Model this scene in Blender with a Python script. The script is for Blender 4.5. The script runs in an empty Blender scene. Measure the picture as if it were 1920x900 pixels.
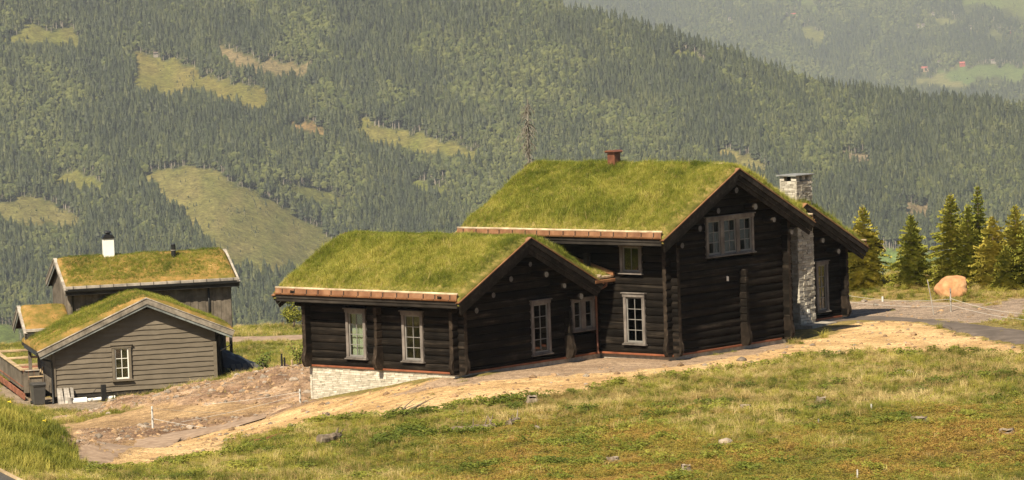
import bpy, bmesh, math, random
import numpy as np
from mathutils import Vector, Matrix, Euler

random.seed(7)
RNG = np.random.default_rng(11)
scene = bpy.context.scene
C = scene.collection
RAD = math.radians
HAZE = 4.3e-5

# ------------------------------------------------------------------ camera
CAMZ = 13.9586                       # the photographer stands on higher ground
FPX = 6800.0                         # focal length in photograph pixels (1920 wide)
PITCH, ROLL, YAW = RAD(3.99), RAD(-2.018), RAD(48.9)
_F = np.array([0, math.cos(PITCH), -math.sin(PITCH)])
_u = np.array([0, math.sin(PITCH), math.cos(PITCH)])
_x = np.array([1.0, 0, 0])
_R = _x * math.cos(ROLL) + _u * math.sin(ROLL)
_U = -_x * math.sin(ROLL) + _u * math.cos(ROLL)
cam_d = bpy.data.cameras.new('camera')
cam_d.sensor_width = 36.0
cam_d.lens = FPX / 1920.0 * 36.0
cam_d.clip_start = 1.0
cam_d.clip_end = 30000.0
cam = bpy.data.objects.new('camera', cam_d)
C.objects.link(cam)
m = Matrix(((_R[0], _U[0], -_F[0], 0), (_R[1], _U[1], -_F[1], 0), (_R[2], _U[2], -_F[2], CAMZ), (0, 0, 0, 1)))
cam.matrix_world = m
scene.camera = cam

# ------------------------------------------------------------------ sky, sun, exposure
SUN_EL, SUN_OFF = RAD(47), RAD(12)
eX = np.array([math.sin(YAW), -math.cos(YAW), 0.0])      # house frame: along the eaves, towards the gable
eY = np.array([math.cos(YAW), math.sin(YAW), 0.0])       # house frame: along the gable, away
sh = eX * math.sin(SUN_OFF) - eY * math.cos(SUN_OFF)
sunv = Vector((sh[0] * math.cos(SUN_EL), sh[1] * math.cos(SUN_EL), math.sin(SUN_EL)))
world = bpy.data.worlds.new('World')
scene.world = world
world.use_nodes = True
wn = world.node_tree
sky = wn.nodes.new('ShaderNodeTexSky')
sky.sky_type = 'NISHITA'
sky.sun_disc = False
sky.sun_elevation = SUN_EL
sky.sun_rotation = math.atan2(sh[0], sh[1])
sky.air_density = 1.0
sky.dust_density = 1.0
bgn = wn.nodes['Background']
bgn.inputs['Strength'].default_value = 0.05
wn.links.new(sky.outputs[0], bgn.inputs['Color'])
sd = bpy.data.lights.new('sun', 'SUN')
sd.energy = 5.0
sd.angle = RAD(0.53)
sd.color = (1.0, 0.89, 0.69)
sun = bpy.data.objects.new('sun', sd)
C.objects.link(sun)
sun.rotation_euler = sunv.to_track_quat('Z', 'Y').to_euler()
scene.view_settings.view_transform = 'Standard'
scene.view_settings.look = 'None'
scene.view_settings.gamma = 1.0
scene.view_settings.use_curve_mapping = False
scene.view_settings.exposure = 0.95
scene.cycles.max_bounces = 6
scene.cycles.diffuse_bounces = 2
scene.cycles.glossy_bounces = 2
scene.cycles.transmission_bounces = 3
scene.cycles.transparent_max_bounces = 6
scene.cycles.volume_bounces = 0
scene.cycles.use_denoising = True
scene.cycles.denoising_prefilter = 'NONE'
scene.cycles.denoising_input_passes = 'RGB_ALBEDO_NORMAL'
try:
    scene.cycles.denoiser = 'OPENIMAGEDENOISE'
except Exception:
    pass

# ------------------------------------------------------------------ small maths helpers
def rays(px, py):
    px = np.asarray(px, float); py = np.asarray(py, float)
    return (_F[None] + _R[None] * ((px - 960) / FPX)[..., None] - _U[None] * ((py - 450) / FPX)[..., None])
def W(px, py, dist):
    """world point seen at a photo pixel, 'dist' metres ahead of the camera"""
    d = rays([px], [py])[0]
    P = d * dist / d[1]
    return np.array([P[0], P[1], P[2] + CAMZ])
def Wz(px, py, z):
    d = rays([px], [py])[0]
    P = d * (z - CAMZ) / d[2]
    return np.array([P[0], P[1], z])
def hsh(i, j, s):
    n = (i.astype(np.int64) * 374761393 + j.astype(np.int64) * 668265263 + s * 1442695041) & 0xffffffff
    n = ((n ^ (n >> 13)) * 1274126177) & 0xffffffff
    return ((n ^ (n >> 16)) & 0xffff) / 65535.0
def vn(x, y, scale=1.0, seed=0, octv=1):
    """value noise 0..1"""
    x = np.asarray(x, float) / scale; y = np.asarray(y, float) / scale
    tot = 0; amp = 1; nrm = 0
    for o in range(octv):
        i = np.floor(x).astype(int); j = np.floor(y).astype(int)
        fx = x - i; fy = y - j
        fx = fx * fx * (3 - 2 * fx); fy = fy * fy * (3 - 2 * fy)
        v = (hsh(i, j, seed + o) * (1 - fx) + hsh(i + 1, j, seed + o) * fx) * (1 - fy) + (hsh(i, j + 1, seed + o) * (1 - fx) + hsh(i + 1, j + 1, seed + o) * fx) * fy
        tot = tot + amp * v; nrm += amp; amp *= 0.5; x = x * 2.03 + 17.1; y = y * 2.03 + 5.7
    return tot / nrm
def inpoly(x, y, poly):
    x = np.asarray(x, float); y = np.asarray(y, float)
    r = np.zeros(x.shape, bool); n = len(poly)
    for k in range(n):
        x1, y1 = poly[k]; x2, y2 = poly[(k + 1) % n]
        c = ((y1 > y) != (y2 > y))
        with np.errstate(divide='ignore', invalid='ignore'):
            xi = (x2 - x1) * (y - y1) / (y2 - y1 + 1e-12) + x1
        r ^= c & (x < xi)
    return r
def sm(a, b, x):
    t = np.clip((x - a) / (b - a), 0, 1)
    return t * t * (3 - 2 * t)

# ------------------------------------------------------------------ mesh / object helpers
def link(o, parent=None):
    C.objects.link(o)
    if parent is not None:
        o.parent = parent
    return o
def tag(o, label=None, cat=None, group=None, kind=None):
    if label: o['label'] = label
    if cat: o['category'] = cat
    if group: o['group'] = group
    if kind: o['kind'] = kind
    return o
def empty(name, loc=(0, 0, 0), rz=0, parent=None):
    o = bpy.data.objects.new(name, None)
    o.empty_display_size = 0.2
    o.location = loc; o.rotation_euler = (0, 0, rz)
    return link(o, parent)
class MB:
    def __init__(self):
        self.v = []; self.f = []; self.mi = []
    def add(self, v, f, mi=0):
        b = len(self.v)
        self.v += [tuple(p) for p in v]
        self.f += [tuple(b + i for i in q) for q in f]
        self.mi += [mi] * len(f)
    def box(self, x0, x1, y0, y1, z0, z1, mi=0, jit=0):
        v = [(x0, y0, z0), (x1, y0, z0), (x1, y1, z0), (x0, y1, z0), (x0, y0, z1), (x1, y0, z1), (x1, y1, z1), (x0, y1, z1)]
        if jit:
            v = [(a + random.uniform(-jit, jit), b + random.uniform(-jit, jit), c + random.uniform(-jit, jit)) for a, b, c in v]
        self.add(v, [(0, 3, 2, 1), (4, 5, 6, 7), (0, 1, 5, 4), (1, 2, 6, 5), (2, 3, 7, 6), (3, 0, 4, 7)], mi)
    def cbox(self, x0, x1, y0, y1, z0, z1, c=0.01, mi=0):
        """box with chamfered long edges"""
        dx, dy, dz = x1 - x0, y1 - y0, z1 - z0
        L = max((dx, 0), (dy, 1), (dz, 2))[1]
        def P(s, a, b):
            return ((s, a, b), (a, s, b), (a, b, s))[L]
        r = [(x0, x1), (y0, y1), (z0, z1)]
        s0, s1 = r[L]; o = [k for k in range(3) if k != L]
        a0, a1 = r[o[0]]; b0, b1 = r[o[1]]
        sec = [(a0 + c, b0), (a1 - c, b0), (a1, b0 + c), (a1, b1 - c), (a1 - c, b1), (a0 + c, b1), (a0, b1 - c), (a0, b0 + c)]
        if L == 1: sec = sec[::-1]
        v = [P(s0, a, b) for a, b in sec] + [P(s1, a, b) for a, b in sec]
        f = [(i, (i + 1) % 8, 8 + (i + 1) % 8, 8 + i) for i in range(8)] + [tuple(range(7, -1, -1)), tuple(range(8, 16))]
        self.add(v, f, mi)
    def prism(self, poly, a0, a1, axis='y', mi=0):
        """poly of (p,q) extruded along axis: y -> (p,.,q), x -> (.,p,q), z -> (p,q,.)"""
        def P(p, q, s):
            return {'y': (p, s, q), 'x': (s, p, q), 'z': (p, q, s)}[axis]
        n = len(poly)
        v = [P(p, q, a0) for p, q in poly] + [P(p, q, a1) for p, q in poly]
        f = [tuple(range(n)), tuple(range(2 * n - 1, n - 1, -1))] + [(i, n + i, n + (i + 1) % n, (i + 1) % n) for i in range(n)]
        self.add(v, f, mi)
    def tube(self, pts, rad, n=8, mi=0, cap=True):
        pts = [Vector(p) for p in pts]
        if not hasattr(rad, '__len__'): rad = [rad] * len(pts)
        b = len(self.v); ref = None
        for i, p in enumerate(pts):
            t = (pts[min(i + 1, len(pts) - 1)] - pts[max(i - 1, 0)])
            t = t.normalized() if t.length > 1e-9 else Vector((0, 0, 1))
            if ref is None:
                ref = t.orthogonal().normalized()
            ref = (ref - t * ref.dot(t))
            ref = ref.normalized() if ref.length > 1e-6 else t.orthogonal().normalized()
            w = t.cross(ref)
            for k in range(n):
                a = 2 * math.pi * k / n
                self.v.append(tuple(p + (ref * math.cos(a) + w * math.sin(a)) * rad[i]))
        m_ = len(pts)
        for i in range(m_ - 1):
            for k in range(n):
                self.f.append((b + i * n + k, b + i * n + (k + 1) % n, b + (i + 1) * n + (k + 1) % n, b + (i + 1) * n + k)); self.mi.append(mi)
        if cap:
            self.f.append(tuple(b + k for k in range(n - 1, -1, -1))); self.mi.append(mi)
            self.f.append(tuple(b + (m_ - 1) * n + k for k in range(n))); self.mi.append(mi)
    def lathe(self, prof, n=16, c=(0, 0), mi=0):
        b = len(self.v)
        for r, z in prof:
            for k in range(n):
                a = 2 * math.pi * k / n
                self.v.append((c[0] + r * math.cos(a), c[1] + r * math.sin(a), z))
        for i in range(len(prof) - 1):
            for k in range(n):
                self.f.append((b + i * n + k, b + i * n + (k + 1) % n, b + (i + 1) * n + (k + 1) % n, b + (i + 1) * n + k)); self.mi.append(mi)
        self.f.append(tuple(b + k for k in range(n - 1, -1, -1))); self.mi.append(mi)
        self.f.append(tuple(b + (len(prof) - 1) * n + k for k in range(n))); self.mi.append(mi)
    def mesh(self, name, mats, smooth=False):
        me = bpy.data.meshes.new(name)
        me.from_pydata(self.v, [], self.f)
        if not isinstance(mats, (list, tuple)): mats = [mats]
        for q in mats: me.materials.append(q)
        if len(mats) > 1: me.polygons.foreach_set('material_index', self.mi)
        if smooth: me.polygons.foreach_set('use_smooth', [True] * len(me.polygons))
        me.update()
        return me
    def build(self, name, mats, parent=None, loc=(0, 0, 0), rz=0, smooth=False, recalc=False):
        me = self.mesh(name, mats, smooth)
        if recalc:
            bm = bmesh.new(); bm.from_mesh(me); bmesh.ops.recalc_face_normals(bm, faces=bm.faces); bm.to_mesh(me); bm.free()
        o = bpy.data.objects.new(name, me)
        o.location = loc; o.rotation_euler = (0, 0, rz)
        return link(o, parent)
def box(name, mat, parent, *a, c=None, **k):
    b = MB()
    b.cbox(*a, c=c) if c else b.box(*a)
    return b.build(name, mat, parent, **k)
def gridmesh(name, X, Y, Z, mats, smooth=True):
    """X,Y,Z arrays of shape (r,c)"""
    r, c = X.shape
    v = np.stack([X, Y, Z], -1).reshape(-1, 3)
    idx = np.arange(r * c).reshape(r, c)
    f = np.stack([idx[:-1, :-1], idx[:-1, 1:], idx[1:, 1:], idx[1:, :-1]], -1).reshape(-1, 4)
    me = bpy.data.meshes.new(name)
    me.vertices.add(len(v)); me.vertices.foreach_set('co', v.ravel())
    me.loops.add(f.size); me.loops.foreach_set('vertex_index', f.ravel())
    me.polygons.add(len(f)); me.polygons.foreach_set('loop_start', np.arange(0, f.size, 4)); me.polygons.foreach_set('loop_total', np.full(len(f), 4))
    if smooth: me.polygons.foreach_set('use_smooth', np.ones(len(f), bool))
    me.update(calc_edges=True); me.validate()
    if not isinstance(mats, (list, tuple)): mats = [mats]
    for q in mats: me.materials.append(q)
    return me
def vcol(me, cols, name='ground_colour'):
    a = me.color_attributes.new(name, 'FLOAT_COLOR', 'POINT')
    c4 = np.ones((len(me.vertices), 4), np.float32); c4[:, :3] = cols
    a.data.foreach_set('color', c4.ravel())

# ------------------------------------------------------------------ materials
def newmat(name):
    mt = bpy.data.materials.new(name); mt.use_nodes = True
    nt = mt.node_tree
    return mt, nt, nt.nodes['Principled BSDF'], nt.nodes['Material Output']
def N(nt, t, **kw):
    n = nt.nodes.new(t)
    for k, v in kw.items():
        if k in n.inputs: n.inputs[k].default_value = v
        else: setattr(n, k, v)
    return n
def ramp(nt, src, stops):
    r = nt.nodes.new('ShaderNodeValToRGB')
    el = r.color_ramp.elements
    while len(el) < len(stops): el.new(0.5)
    for e, (p, c) in zip(el, stops):
        e.position = p; e.color = (*c, 1)
    nt.links.new(src, r.inputs[0])
    return r.outputs[0]
def noise(nt, scale, detail=4, rough=0.6, vec=None, stretch=None, coord='Object'):
    tc = nt.nodes.new('ShaderNodeTexCoord')
    out = tc.outputs[coord]
    if stretch:
        mp = nt.nodes.new('ShaderNodeMapping'); mp.inputs['Scale'].default_value = stretch
        nt.links.new(out, mp.inputs[0]); out = mp.outputs[0]
    n = N(nt, 'ShaderNodeTexNoise', Scale=scale, Detail=detail, Roughness=rough)
    nt.links.new(out, n.inputs['Vector'])
    return n.outputs['Fac']
def mixc(nt, fac, a, b, mode='MIX'):
    mx = nt.nodes.new('ShaderNodeMix'); mx.data_type = 'RGBA'; mx.blend_type = mode
    for s, val in ((0, fac), (6, a), (7, b)):
        if hasattr(val, 'default_value') or hasattr(val, 'links'): nt.links.new(val, mx.inputs[s])
        else: mx.inputs[s].default_value = val if s == 0 else (*val, 1)
    return mx.outputs[2]
def bump(nt, bs, src, strength=0.3, dist=0.02):
    b = N(nt, 'ShaderNodeBump', Strength=strength, Distance=dist)
    nt.links.new(src, b.inputs['Height']); nt.links.new(b.outputs[0], bs.inputs['Normal'])
def noisemat(name, stops, scale=3, rough=0.85, stretch=None, bmp=0.3, bdist=0.01, detail=5, spec=0.3, rnd=0.0, metal=0):
    mt, nt, bs, out = newmat(name)
    f = noise(nt, scale, detail, 0.62, stretch=stretch)
    col = ramp(nt, f, stops)
    if rnd:
        oi = nt.nodes.new('ShaderNodeObjectInfo')
        r = ramp(nt, oi.outputs['Random'], [(0, (1 - rnd,) * 3), (1, (1 + rnd,) * 3)])
        col = mixc(nt, 1.0, col, r, 'MULTIPLY')
    nt.links.new(col, bs.inputs['Base Color'])
    bs.inputs['Roughness'].default_value = rough
    bs.inputs['Specular IOR Level'].default_value = spec
    bs.inputs['Metallic'].default_value = metal
    if bmp: bump(nt, bs, f, bmp, bdist)
    return mt
def woodmat(name, c0, c1, c2, stretch, rough=0.85, rnd=0.25, bmp=0.5, spec=0.08, wear=(0.75, 1.5)):
    """wood with long grain along the un-stretched axis and blotchy wear"""
    mt, nt, bs, out = newmat(name)
    g = noise(nt, 6, 6, 0.7, stretch=stretch)
    w = noise(nt, 1.7, 4, 0.65)
    gc = ramp(nt, g, [(0.3, c0), (0.55, c1), (0.78, c2)])
    wc = ramp(nt, w, [(0.38, (wear[0],) * 3), (0.66, (wear[1],) * 3)])
    col = mixc(nt, 1.0, gc, wc, 'MULTIPLY')
    oi = nt.nodes.new('ShaderNodeObjectInfo')
    r = ramp(nt, oi.outputs['Random'], [(0, (1 - rnd,) * 3), (1, (1 + rnd,) * 3)])
    col = mixc(nt, 1.0, col, r, 'MULTIPLY')
    nt.links.new(col, bs.inputs['Base Color'])
    bs.inputs['Roughness'].default_value = rough
    bs.inputs['Specular IOR Level'].default_value = spec
    bump(nt, bs, g, bmp, 0.012)
    return mt
M = {}
AX = (0.07, 1, 1)     # grain along x
AZ = (1, 1, 0.07)     # grain along z
M['log'] = woodmat('tarred_log', (0.0035, 0.0027, 0.0021), (0.009, 0.0069, 0.0052), (0.05, 0.039, 0.029), AX, 0.85, 0.5)
M['logend'] = woodmat('log_end_grain', (0.012, 0.0085, 0.006), (0.03, 0.022, 0.016), (0.08, 0.06, 0.045), (1, 1, 1), 0.85, 0.3)
M['barge'] = woodmat('dark_board', (0.014, 0.0115, 0.0095), (0.027, 0.022, 0.018), (0.06, 0.05, 0.042), AX, 0.7, 0.2)
M['fascia'] = woodmat('dark_fascia', (0.016, 0.013, 0.011), (0.028, 0.024, 0.02), (0.06, 0.05, 0.042), AX, 0.75, 0.2)
M['soffit'] = woodmat('dark_soffit', (0.008, 0.006, 0.005), (0.014, 0.01, 0.008), (0.03, 0.022, 0.016), AX)
M['purlin'] = noisemat('weathered_log_end', [(0.3, (0.06, 0.053, 0.046)), (0.7, (0.14, 0.125, 0.11))], 9, bmp=0.4)
M['copper'] = noisemat('copper_sheet', [(0.3, (0.17, 0.075, 0.036)), (0.55, (0.3, 0.145, 0.07)), (0.75, (0.44, 0.25, 0.135))], 2.2, 0.5, spec=0.5, bmp=0.1, metal=0.35)
M['copper_old'] = noisemat('browned_copper', [(0.3, (0.1, 0.035, 0.02)), (0.7, (0.22, 0.085, 0.045))], 3, 0.55, spec=0.5, bmp=0.1, metal=0.3)
M['redsill'] = noisemat('red_brown_flashing', [(0.3, (0.13, 0.04, 0.02)), (0.7, (0.27, 0.095, 0.045))], 3, 0.6, bmp=0.1)
M['palebeam'] = woodmat('pale_turf_beam', (0.24, 0.175, 0.11), (0.38, 0.295, 0.195), (0.5, 0.41, 0.3), AX, 0.8, 0.1)
M['iron'] = noisemat('black_iron', [(0.3, (0.012, 0.011, 0.01)), (0.7, (0.03, 0.028, 0.026))], 5, 0.5, bmp=0)
M['trim'] = woodmat('grey_window_trim', (0.105, 0.09, 0.08), (0.14, 0.122, 0.108), (0.18, 0.158, 0.14), AZ, 0.7, 0.08, 0.2)
M['sash'] = noisemat('pale_sash', [(0.3, (0.15, 0.14, 0.13)), (0.7, (0.2, 0.19, 0.175))], 4, 0.6, bmp=0.05)
M['curtain'] = noisemat('pale_curtain', [(0.3, (0.42, 0.46, 0.34)), (0.7, (0.62, 0.64, 0.5))], 3, 0.9, stretch=(3, 1, 0.2), bmp=0.5)
M['browncurtain'] = noisemat('brown_blind', [(0.3, (0.1, 0.05, 0.03)), (0.7, (0.22, 0.12, 0.075))], 3, 0.9, stretch=(3, 1, 0.2), bmp=0.5)
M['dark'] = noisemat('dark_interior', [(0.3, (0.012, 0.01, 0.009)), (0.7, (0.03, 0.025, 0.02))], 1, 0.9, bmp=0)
M['concrete'] = noisemat('rough_concrete', [(0.3, (0.2, 0.17, 0.14)), (0.7, (0.4, 0.36, 0.3))], 4, 0.95, bmp=0.6, bdist=0.03)
def panemat():
    mt, nt, bs, out = newmat('window_glass')
    tr = N(nt, 'ShaderNodeBsdfTransparent'); tr.inputs[0].default_value = (0.8, 0.83, 0.8, 1)
    gl = N(nt, 'ShaderNodeBsdfGlossy', Roughness=0.03); gl.inputs[0].default_value = (0.9, 0.92, 0.95, 1)
    mx = nt.nodes.new('ShaderNodeMixShader')
    mx.inputs[0].default_value = 0.11; nt.links.new(tr.outputs[0], mx.inputs[1]); nt.links.new(gl.outputs[0], mx.inputs[2])
    nt.links.new(mx.outputs[0], out.inputs[0])
    return mt
M['pane'] = panemat()
def stonemat(name, lo, mid, hi):
    mt, nt, bs, out = newmat(name)
    at = N(nt, 'ShaderNodeAttribute', attribute_name='stone_tone')
    f = noise(nt, 7, 5, 0.7)
    tone = ramp(nt, at.outputs['Fac'], [(0, lo), (0.5, mid), (1, hi)])
    fc = ramp(nt, f, [(0.3, (0.7,) * 3), (0.7, (1.15,) * 3)])
    nt.links.new(mixc(nt, 1.0, tone, fc, 'MULTIPLY'), bs.inputs['Base Color'])
    bs.inputs['Roughness'].default_value = 0.93
    bump(nt, bs, f, 0.6, 0.015)
    return mt
M['stone'] = stonemat('ledge_stone', (0.38, 0.335, 0.255), (0.47, 0.42, 0.335), (0.56, 0.51, 0.415))
M['chimstone'] = stonemat('grey_slate_stone', (0.29, 0.26, 0.205), (0.39, 0.35, 0.285), (0.5, 0.455, 0.38))
M['slate'] = noisemat('slate_slab', [(0.3, (0.13, 0.13, 0.13)), (0.7, (0.24, 0.24, 0.23))], 3, 0.7)
# grey cabin
M['board'] = woodmat('grey_stained_board', (0.12, 0.099, 0.074), (0.143, 0.119, 0.09), (0.17, 0.142, 0.11), AX, 0.75, 0.06, 0.25, wear=(.93, 1.1))
M['vboard'] = woodmat('grey_stained_upright_board', (0.1, 0.083, 0.064), (0.13, 0.108, 0.084), (0.165, 0.14, 0.11), AZ, 0.75, 0.12, 0.25)
M['gtrim'] = woodmat('weathered_grey_trim', (0.2, 0.175, 0.145), (0.29, 0.255, 0.215), (0.38, 0.34, 0.29), AX, 0.8, 0.08, 0.3)
M['gbarge'] = woodmat('grey_barge_board', (0.15, 0.13, 0.105), (0.2, 0.172, 0.14), (0.25, 0.215, 0.18), AX, 0.75, 0.06, 0.25)
M['gbarge2'] = woodmat('blue_grey_barge_board', (0.12, 0.128, 0.125), (0.16, 0.17, 0.165), (0.2, 0.21, 0.2), AX, 0.75, 0.06, 0.25)
M['gdark'] = woodmat('dark_grey_fascia', (0.02, 0.018, 0.016), (0.03, 0.027, 0.023), (0.05, 0.045, 0.04), AX, 0.75, 0.1, 0.25)
M['white'] = noisemat('white_paint', [(0.3, (0.7, 0.67, 0.6)), (0.7, (0.8, 0.78, 0.72))], 2, 0.6, bmp=0.1)
M['black'] = noisemat('black_metal', [(0.3, (0.008, 0.008, 0.008)), (0.7, (0.02, 0.02, 0.02))], 3, 0.45, bmp=0)
M['bin'] = noisemat('grey_plastic', [(0.3, (0.05, 0.047, 0.043)), (0.7, (0.068, 0.063, 0.057))], 2, 0.5, bmp=0)
M['palewood'] = woodmat('pale_new_wood', (0.28, 0.2, 0.11), (0.38, 0.28, 0.17), (0.5, 0.39, 0.26), AX, 0.8, 0.12)
M['greywood'] = woodmat('old_grey_wood', (0.16, 0.14, 0.12), (0.3, 0.27, 0.235), (0.46, 0.43, 0.39), AX, 0.9, 0.2, 0.8)
M['redwood'] = woodmat('red_brown_deck', (0.15, 0.06, 0.035), (0.22, 0.09, 0.055), (0.3, 0.13, 0.08), AX, 0.85, 0.1)
M['plantpot'] = noisemat('dark_pot', [(0.3, (0.03, 0.03, 0.032)), (0.7, (0.05, 0.05, 0.052))], 3, 0.6, bmp=0)
M['tape'] = noisemat('white_fence_tape', [(0.3, (0.42, 0.4, 0.36)), (0.7, (0.58, 0.56, 0.52))], 3, 0.7, bmp=0)
M['tarp'] = noisemat('dark_tarp', [(0.3, (0.012, 0.013, 0.014)), (0.7, (0.03, 0.03, 0.032))], 3, 0.5, bmp=0.5, bdist=0.05)
M['bark'] = noisemat('spruce_bark', [(0.3, (0.07, 0.05, 0.038)), (0.7, (0.17, 0.125, 0.095))], 5, 0.95, stretch=(1, 1, 0.25), bmp=0.8, bdist=0.03)
M['deadwood'] = noisemat('dead_grey_wood', [(0.3, (0.085, 0.075, 0.06)), (0.55, (0.165, 0.148, 0.12)), (0.75, (0.32, 0.295, 0.25))], 5, 0.95, stretch=(1, 1, 0.3), bmp=0.9, bdist=0.03)
M['oldlog'] = noisemat('weathered_brown_wood', [(0.3, (0.07, 0.05, 0.034)), (0.55, (0.17, 0.13, 0.092)), (0.75, (0.36, 0.3, 0.23))], 5, 0.95, stretch=(1, 1, 0.3), bmp=0.9, bdist=0.03)
M['stumptop'] = noisemat('weathered_cut_wood', [(0.3, (0.16, 0.12, 0.085)), (0.7, (0.36, 0.3, 0.23))], 8, 0.95, bmp=0.5)
M['rock'] = noisemat('field_stone', [(0.3, (0.14, 0.11, 0.085)), (0.7, (0.32, 0.26, 0.2))], 4, 0.95, bmp=0.7, bdist=0.04, rnd=0.4)
M['clod'] = noisemat('earth_clod', [(0.3, (0.16, 0.1, 0.055)), (0.7, (0.34, 0.22, 0.12))], 4, 1.0, bmp=0.7, bdist=0.04, rnd=0.4)
M['boulder'] = noisemat('orange_boulder', [(0.25, (0.2, 0.09, 0.045)), (0.5, (0.44, 0.22, 0.1)), (0.7, (0.56, 0.34, 0.18))], 1.6, 0.92, bmp=0.6, bdist=0.08)

def leafmat(name, dark, mid, light, trans=0.3, attr='tint', rough=0.6):
    """foliage: colour follows the patch the plant grows in (instancer attribute) and varies from plant to plant"""
    mt, nt, bs, out = newmat(name)
    at = N(nt, 'ShaderNodeAttribute', attribute_name=attr); at.attribute_type = 'INSTANCER'
    oi = nt.nodes.new('ShaderNodeObjectInfo')
    mth = N(nt, 'ShaderNodeMath', operation='MULTIPLY_ADD')
    nt.links.new(oi.outputs['Random'], mth.inputs[0]); mth.inputs[1].default_value = 0.34
    ad = N(nt, 'ShaderNodeMath', operation='SUBTRACT'); nt.links.new(at.outputs['Fac'], ad.inputs[0]); ad.inputs[1].default_value = 0.17
    nt.links.new(ad.outputs[0], mth.inputs[2])
    col = ramp(nt, mth.outputs[0], [(0.0, dark), (0.5, mid), (1.0, light)])
    nt.links.new(col, bs.inputs['Base Color'])
    bs.inputs['Roughness'].default_value = rough
    bs.inputs['Specular IOR Level'].default_value = 0.2
    if trans:
        tl = nt.nodes.new('ShaderNodeBsdfTranslucent'); nt.links.new(col, tl.inputs[0])
        mx = nt.nodes.new('ShaderNodeMixShader'); mx.inputs[0].default_value = trans
        nt.links.new(bs.outputs[0], mx.inputs[1]); nt.links.new(tl.outputs[0], mx.inputs[2]); nt.links.new(mx.outputs[0], out.inputs[0])
    return mt
M['roofgrass'] = leafmat('roof_grass', (0.07, 0.1, 0.013), (0.24, 0.255, 0.032), (0.48, 0.42, 0.095))
M['meadow'] = leafmat('meadow_grass', (0.08, 0.1, 0.014), (0.235, 0.23, 0.034), (0.45, 0.38, 0.085))
M['dry'] = leafmat('dry_grass', (0.26, 0.19, 0.06), (0.48, 0.36, 0.14), (0.66, 0.52, 0.24))
M['heather'] = leafmat('heather', (0.14, 0.145, 0.022), (0.255, 0.2, 0.034), (0.31, 0.185, 0.045), 0.15)
M['herb'] = leafmat('broad_leaf', (0.09, 0.12, 0.018), (0.2, 0.215, 0.032), (0.32, 0.3, 0.05))
M['farspruce'] = leafmat('far_spruce', (0.014, 0.02, 0.0075), (0.033, 0.041, 0.0125), (0.068, 0.072, 0.02), 0.0)
M['farbirch'] = leafmat('far_birch', (0.03, 0.04, 0.012), (0.054, 0.064, 0.017), (0.092, 0.097, 0.027), 0.0)
M['fartrunk'] = noisemat('far_trunk', [(0.3, (0.2, 0.165, 0.13)), (0.7, (0.34, 0.29, 0.24))], 1, 0.95, bmp=0)
M['flower'] = noisemat('yellow_flower', [(0.3, (0.6, 0.42, 0.02)), (0.7, (0.75, 0.55, 0.03))], 3, 0.7, bmp=0)

# ------------------------------------------------------------------ scattering: one object, instances of small plants
def new_proto(name, mb, mats, smooth=False):
    return bpy.data.objects.new(name, mb.mesh(name, mats, smooth))
def scatter(name, P, rot, scale, idx, tint, protos, parent=None):
    col = bpy.data.collections.new(name + '_kinds')
    for i, p in enumerate(protos):
        col.objects.link(p) if p.name not in col.objects else None
    n = len(P)
    me = bpy.data.meshes.new(name)
    me.vertices.add(n); me.vertices.foreach_set('co', np.asarray(P, np.float32).ravel())
    a = me.attributes.new('rot', 'FLOAT_VECTOR', 'POINT'); a.data.foreach_set('vector', np.asarray(rot, np.float32).ravel())
    a = me.attributes.new('scl', 'FLOAT_VECTOR', 'POINT'); a.data.foreach_set('vector', np.asarray(scale, np.float32).ravel())
    a = me.attributes.new('kind_index', 'INT', 'POINT'); a.data.foreach_set('value', np.asarray(idx, np.int32))
    a = me.attributes.new('tint', 'FLOAT', 'POINT'); a.data.foreach_set('value', np.asarray(tint, np.float32))
    me.update()
    o = link(bpy.data.objects.new(name, me), parent)
    ng = bpy.data.node_groups.new(name + '_nodes', 'GeometryNodeTree')
    ng.interface.new_socket('Geometry', in_out='INPUT', socket_type='NodeSocketGeometry')
    ng.interface.new_socket('Geometry', in_out='OUTPUT', socket_type='NodeSocketGeometry')
    gi = ng.nodes.new('NodeGroupInput'); go = ng.nodes.new('NodeGroupOutput')
    mp = ng.nodes.new('GeometryNodeMeshToPoints')
    ci = ng.nodes.new('GeometryNodeCollectionInfo'); ci.inputs['Collection'].default_value = col
    ci.inputs['Separate Children'].default_value = True; ci.inputs['Reset Children'].default_value = True
    ip = ng.nodes.new('GeometryNodeInstanceOnPoints'); ip.inputs['Pick Instance'].default_value = True
    def na(nm, ty):
        q = ng.nodes.new('GeometryNodeInputNamedAttribute'); q.data_type = ty; q.inputs['Name'].default_value = nm
        return [s for s in q.outputs if s.enabled and s.name == 'Attribute'][0]
    ng.links.new(gi.outputs[0], mp.inputs[0]); ng.links.new(mp.outputs[0], ip.inputs['Points'])
    ng.links.new(ci.outputs[0], ip.inputs['Instance'])
    ng.links.new(na('kind_index', 'INT'), ip.inputs['Instance Index'])
    ng.links.new(na('rot', 'FLOAT_VECTOR'), ip.inputs['Rotation'])
    ng.links.new(na('scl', 'FLOAT_VECTOR'), ip.inputs['Scale'])
    ng.links.new(ip.outputs[0], go.inputs[0])
    md = o.modifiers.new('scatter', 'NODES'); md.node_group = ng
    o['kind'] = 'stuff'
    return o
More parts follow.
